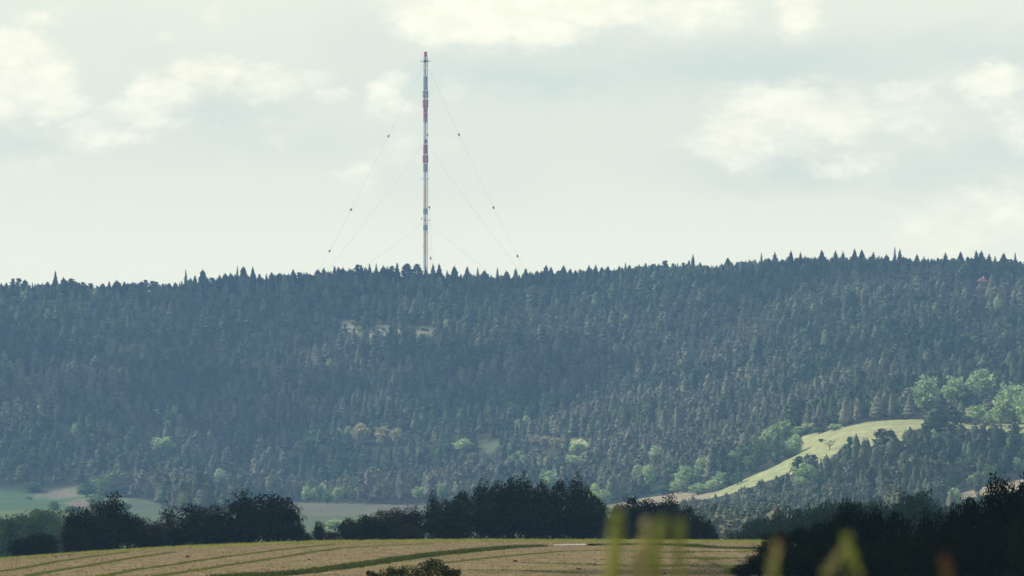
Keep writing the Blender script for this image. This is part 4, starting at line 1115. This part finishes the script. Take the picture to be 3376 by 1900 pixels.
LINES = [[(0, 1886), (120, 1867), (180, 1854), (325, 1833), (420, 1822)], [(94, 1900), (213, 1878), (277, 1869), (427, 1842), (568, 1822)],
         [(333, 1902), (470, 1876), (555, 1865), (666, 1848), (768, 1833), (939, 1812), (1100, 1796)],
         [(512, 1902), (666, 1878), (811, 1856), (939, 1837), (1050, 1818), (1128, 1808), (1256, 1800), (1427, 1794)],
         [(1452, 1858), (1598, 1842), (1726, 1830), (1854, 1819), (1982, 1816), (2120, 1818)],
         [(1720, 1856), (1854, 1859), (2025, 1864), (2200, 1868), (2440, 1869)], [(1512, 1880), (1726, 1882), (1900, 1890)],
         [(2080, 1839), (2250, 1842), (2480, 1841)], [(2180, 1822), (2300, 1820), (2520, 1818)], [(2180, 1892), (2420, 1891)],
         [(830, 1900), (1000, 1882), (1171, 1858), (1299, 1840), (1427, 1823), (1555, 1810), (1700, 1799)]]
allp = [strip_points(l, .10, .10, r) for l in LINES]
Pp = np.concatenate(allp)
tufts('grass_strip', Pp, r.uniform(.04, .13, len(Pp)), .05, M_strip, 'thin green lines of regrowing grass across the mown field', 6, 3, .09)
BANK = [(700, 1912), (860, 1902), (1000, 1890), (1171, 1868), (1299, 1849), (1427, 1832), (1555, 1819), (1683, 1807), (1790, 1802)]
BANK2 = [(1950, 1799), (2100, 1797), (2250, 1800), (2330, 1806), (2400, 1809), (2540, 1811)]
Pp = np.concatenate([strip_points(BANK, .05, .26, r), strip_points(BANK2, .05, .3, r)])
tufts('bank_grass', Pp, r.uniform(.06, .30, len(Pp)), .06, M_bank, 'long dark grass on the bank curving through the mown field', 6, 4, .15)
# earth bank under that grass
def bank(line, wdt, hgt, mat, name, lift=0.0):
    pts_ = []
    for (a, b_) in zip(line[:-1], line[1:]):
        for t in np.linspace(0, 1, 16, endpoint=False):
            x, y = a[0] + (b_[0] - a[0]) * t, a[1] + (b_[1] - a[1]) * t; D = ground_at(x, y, 200, 608); pts_.append(((x - CX) / F * D, D))
    pts_ = np.array(pts_); d = np.gradient(pts_, axis=0); d /= np.linalg.norm(d, axis=1)[:, None] + 1e-9; nrm = np.stack([-d[:, 1], d[:, 0]], 1)
    prof_ = [(-1, -.05), (-.7, .5), (-.2, 1), (.4, .9), (1, -.05)]
    V_ = []
    for k, (p, n_) in enumerate(zip(pts_, nrm)):
        for (u, h_) in prof_:
            q = p + n_ * u * wdt; V_.append((q[0], q[1], Hs(q[0], q[1]) + (h_ * hgt if h_ > 0 else h_) + lift))
    m = len(prof_); Fs = [(i * m + k, i * m + k + 1, (i + 1) * m + k + 1, (i + 1) * m + k) for i in range(len(pts_) - 1) for k in range(m - 1)]
    g = Geo(); g.add(V_, Fs); return link(name, g.mesh(name, [mat], True))
M_soil = diffuse_mat('dark_bank_soil', lambda t: ramp(t, posnoise(t, 1.0, 4), [(.3, (.02, .022, .010)), (.7, (.05, .06, .02))]))
M_track = diffuse_mat('pale_gravel', lambda t: ramp(t, posnoise(t, 2.5, 4), [(.3, (.30, .29, .26)), (.7, (.62, .60, .55))]))
for ln in (BANK, BANK2): tag(bank(ln, .5, .16, M_soil, 'field_bank'), kind='structure')
tag(bank([(1824, 1798.5), (1870, 1797), (1935, 1796)], .35, .05, M_track, 'gravel_track', .03), kind='structure')
# crest grass
n = 9000; Yc = r.uniform(560, 626, n); Xc = (r.uniform(-300, 3500, n) - CX) / F * Yc
Pc = np.stack([Xc, Yc, 0 * Xc], 1); tufts('crest_grass', Pc, r.uniform(.12, .30, n), .07, M_crest, 'yellow-green uncut grass along the crest of the field', 5, 5, .25)
n = 12000; Yc = r.uniform(255, 600, n) ; Xc = (r.uniform(-250, 2700, n) - CX) / F * Yc
Pc = np.stack([Xc, Yc, 0 * Xc], 1); tufts('hay_litter', Pc, r.uniform(.02, .08, n), .08, M_litter, 'loose dry hay and stubble lying on the mown field', 4, 6, .3)
n = 2600; Yc = r.uniform(255, 610, n); Xc = (r.uniform(-250, 2700, n) - CX) / F * Yc
cl = np.sin(Xc * .35 + Yc * .02) + np.sin(Yc * .05 - Xc * .2); m = cl > .5
Pc = np.stack([Xc, Yc, 0 * Xc], 1)[m]; tufts('weed_patches', Pc, r.uniform(.05, .13, len(Pc)), .06, M_crest, 'scattered yellowish weeds growing in the mown field', 6, 8, .4)
# small dark clods and one larger clump
g0 = Geo(); g0.quads(leaf_quads((0, 0, .05), 60, (.22, .22, .12), .1, r, 1.0, inner=.2)); cm = g0.mesh('clod', [M_soil])
for (x, y) in [(1905, 1878), (1985, 1846), (232, 1832), (627, 1879), (620, 1838), (186, 1838), (1020, 1846), (2268, 1818), (1430, 1833), (2190, 1893), (1700, 1853), (1242, 1807)]:
    D = ground_at(x, y, 255, 620); X = (x - CX) / F * D; o = link('hay_clod', cm); o.location = (X, D, Hs(X, D)); o.rotation_euler = (0, 0, random.random() * 6); sc_k = random.uniform(.35, .8); o.scale = (sc_k,) * 3
    tag(o, 'small dark clod of turf lying on the mown field', 'clod', 'dark clods on the field')

# ------------------------------------------------------------------ blurred grass stalks close to the camera
M_ear = diffuse_mat('yellow_green_ear', lambda t: ramp(t, posnoise(t, 60, 3), [(.3, (.27, .32, .06)), (.7, (.45, .50, .15))]), transl=.35)
M_earp = diffuse_mat('straw_ear', lambda t: ramp(t, posnoise(t, 60, 3), [(.3, (.42, .40, .18)), (.7, (.58, .54, .28))]), transl=.35)
M_earr = diffuse_mat('reddish_ear', lambda t: ramp(t, posnoise(t, 60, 3), [(.3, (.12, .06, .03)), (.7, (.20, .11, .05))]), transl=.3)
M_stem = diffuse_mat('grass_stem', lambda t: rgb(t, (.20, .24, .06)), transl=.2)
STALKS = [(2034, 1690, 2028, 1920, 46, 'g', 'tallest blurred green-yellow grass ear, leftmost of the left group'), (2020, 1760, 2006, 1920, 26, 'p', 'straw-pale blurred ear leaning against the leftmost one'),
          (2130, 1722, 2112, 1920, 34, 'p', 'pale blurred ear second in the left group'), (2182, 1718, 2150, 1900, 34, 'g', 'bright green blurred ear in the middle of the left group'),
          (2110, 1800, 2098, 1920, 34, 'p', 'low straw-pale blurred ear in the left group'), (2160, 1790, 2165, 1920, 34, 'g', 'low green blurred ear below the bright one'),
          (2240, 1726, 2236, 1920, 32, 'g', 'blurred green ear at the right of the left group'),
          (2564, 1792, 2540, 1905, 26, 'p', 'blurred ear with reddish tip before the black trees'), (2566, 1784, 2560, 1830, 20, 'r', 'small reddish blurred ear above the pale one'),
          (2778, 1818, 2722, 1910, 28, 'p', 'left leg of the blurred wedge of stalks'), (2788, 1770, 2792, 1812, 26, 'g', 'dim blurred ear at the tip of the wedge'),
          (2796, 1800, 2836, 1910, 30, 'g', 'right leg of the blurred wedge of stalks'), (3112, 1848, 3126, 1915, 32, 'r', 'reddish-brown blurred ear at the lower right')]
for i, (x0, y0, x1, y1, wp, cc, lab) in enumerate(STALKS):
    D = 8.2 + (i % 3) * .5; zb_ = Hs(0, D); s = D / F
    top = P(x0, y0, D); low_ = P(x1, y1, D); dirn = (top - low_); L_ = dirn.length
    bx = low_.x - dirn.x * 1.2; base_ = Vector((bx, D, zb_))
    e = empty('grass_stalk', base_); tag(e, lab, 'grass stalk', 'blurred grass stalks in the foreground')
    g = Geo(); g.tube([Vector((0, 0, -.02)), (low_ - base_) * .55 + Vector((0, 0, .02)), low_ - base_, top - base_], [.003, .0025, .002, .001], 6)
    link('stem', g.mesh('stem', [M_stem]), e)
    g = Geo(); rr = np.random.default_rng(900 + i); n = 150 if x0 < 2400 else 26; hw = wp * s * .42
    for k in range(n):
        t = rr.random(); c = low_.lerp(top, t) - base_; a_ = rr.uniform(0, 6.28); rad = hw * (math.sin(math.pi * min(1, .15 + .8 * t)) ** .6) * rr.uniform(.3, 1)
        c = c + Vector((rad * math.cos(a_), rad * math.sin(a_), 0)); l = .009; d_ = Vector((math.cos(a_) * .5, math.sin(a_) * .5, 1)).normalized()
        g.tube([c, c + d_ * l * .5, c + d_ * l], [.0006, .0019, .0004], 4)
    link('seed_head', g.mesh('seed_head', [{'g': M_ear, 'p': M_earp, 'r': M_earr}[cc]]), e)

# ------------------------------------------------------------------ birds
def bird(x, y, D, span, roll, lab):
    o = empty('bird', P(x, y, D)); tag(o, lab, 'bird', None); o.rotation_euler = (0, R(roll), R(20))
    g = Geo(); g.tube([(0, -.5 * span * .45, 0), (0, -.1 * span, 0), (0, .12 * span, 0), (0, .3 * span, 0)], [.01, .06 * span, .05 * span, .01], 8)
    link('body', g.mesh('body', [M_bird]), o)
    for s_ in (-1, 1):
        g = Geo(); g.add([(0, -.12 * span, .01), (s_ * .25 * span, -.14 * span, .07 * span), (s_ * .5 * span, .02 * span, .02 * span), (s_ * .25 * span, .06 * span, .06 * span), (0, .1 * span, .01)],
                         [(0, 1, 3, 4), (1, 2, 3)]); g.add([(0, -.12 * span, -.02), (s_ * .25 * span, -.14 * span, .04 * span), (s_ * .5 * span, .02 * span, .01 * span), (s_ * .25 * span, .06 * span, .03 * span), (0, .1 * span, -.02)], [(4, 3, 1, 0), (3, 2, 1)])
        link('wing', g.mesh('wing', [M_bird]), o)
bird(413.5, 1244.5, 900, .55, -28, 'dark bird flying before the left forest slope'); bird(1810, 551, 1500, .32, 5, 'tiny bird in the open sky right of the mast')
bird(3089, 28, 1500, .33, 20, 'tiny bird at the top right of the sky'); bird(2700, 750, 1500, .25, 10, 'tiny bird low over the right ridge')

# ------------------------------------------------------------------ unseen clouds added above the frame to shade hill and trees
M_shade_cloud = diffuse_mat('shade_cloud_white', lambda t: rgb(t, (.82, .82, .82)))
def shade_cloud(gx_, gy_, a_, b_, alt, seed, lab, n=46):
    """unseen cumulus added for its shadow, with a level base; (gx_, gy_) is the ground point its shadow falls on, a_ and b_ its half sizes"""
    r = np.random.default_rng(seed); gz = Hs(gx_, gy_); k = (alt - gz) / sdir.z; c0 = Vector((gx_, gy_, gz)) + sdir * k
    g = Geo(); ang = np.linspace(0, 6.2832, 9)[:-1]
    for i in range(n):
        if i < n * .45: t = 6.2832 * i / (n * .45); q = .84
        else: t = r.uniform(0, 6.28); q = r.uniform(0, .75)
        rad = min(a_, b_) * r.uniform(.22, .36) * (1.35 - .6 * q); c = (a_ * q * math.cos(t), b_ * q * math.sin(t), rad * .25 + (1 - q) * min(a_, b_) * .22)
        shell(g, r, [(-rad * .3, rad * .7), (0, rad), (rad * .35, rad * .95), (rad * .7, rad * .7), (rad * .95, rad * .3)], 10, .06, (0, 0))
        g.v[-1][:, 0] += c[0]; g.v[-1][:, 1] += c[1]; g.v[-1][:, 2] = np.maximum(g.v[-1][:, 2] + c[2], 0)
    o = link('shade_cloud', g.mesh('shade_cloud', [M_shade_cloud], True)); o.location = c0; tag(o, lab, 'shade_cloud')
shade_cloud((520 - CX) / F * 4110, 4110, 165, 85, 820, 1, 'unseen cumulus added to shade the left part of the forested hill')
shade_cloud((1700 - CX) / F * 4060, 4060, 85, 120, 840, 2, 'unseen cumulus added to shade the middle of the forested hill')
shade_cloud((2950 - CX) / F * 4230, 4240, 165, 110, 860, 3, 'unseen cumulus added to shade the right end of the ridge')
shade_cloud((900 - CX) / F * 4330, 4350, 150, 60, 850, 6, 'unseen cumulus added to shade the ridge left of the mast')
shade_cloud(10, 838, 190, 208, 560, 4, 'large unseen cumulus added to shade the trees behind the mown field', 70)
shade_cloud(70, 305, 62, 110, 520, 5, 'unseen cumulus added to shade the dark trees right of the field')

# ------------------------------------------------------------------ haze: one closed box of even air around camera and scene
g = Geo(); bx0, bx1, by0, by1, bz0, bz1 = -1500, 1700, -80, 5020, -60, 306
g.box(((bx0 + bx1) / 2, (by0 + by1) / 2, (bz0 + bz1) / 2), (bx1 - bx0, by1 - by0, bz1 - bz0))
hm = bpy.data.materials.new('hazy_air'); hm.use_nodes = True; t = hm.node_tree; t.nodes.clear()
o_ = N(t, 'ShaderNodeOutputMaterial'); v = N(t, 'ShaderNodeVolumePrincipled')
v.inputs['Color'].default_value = (.32, .60, .98, 1); v.inputs['Density'].default_value = 8.5e-5; v.inputs['Anisotropy'].default_value = 0.0
t.links.new(v.outputs[0], o_.inputs['Volume'])
tag(link('haze', g.mesh('haze', [hm])), 'pale blue haze filling the valley air', 'haze', kind='stuff')
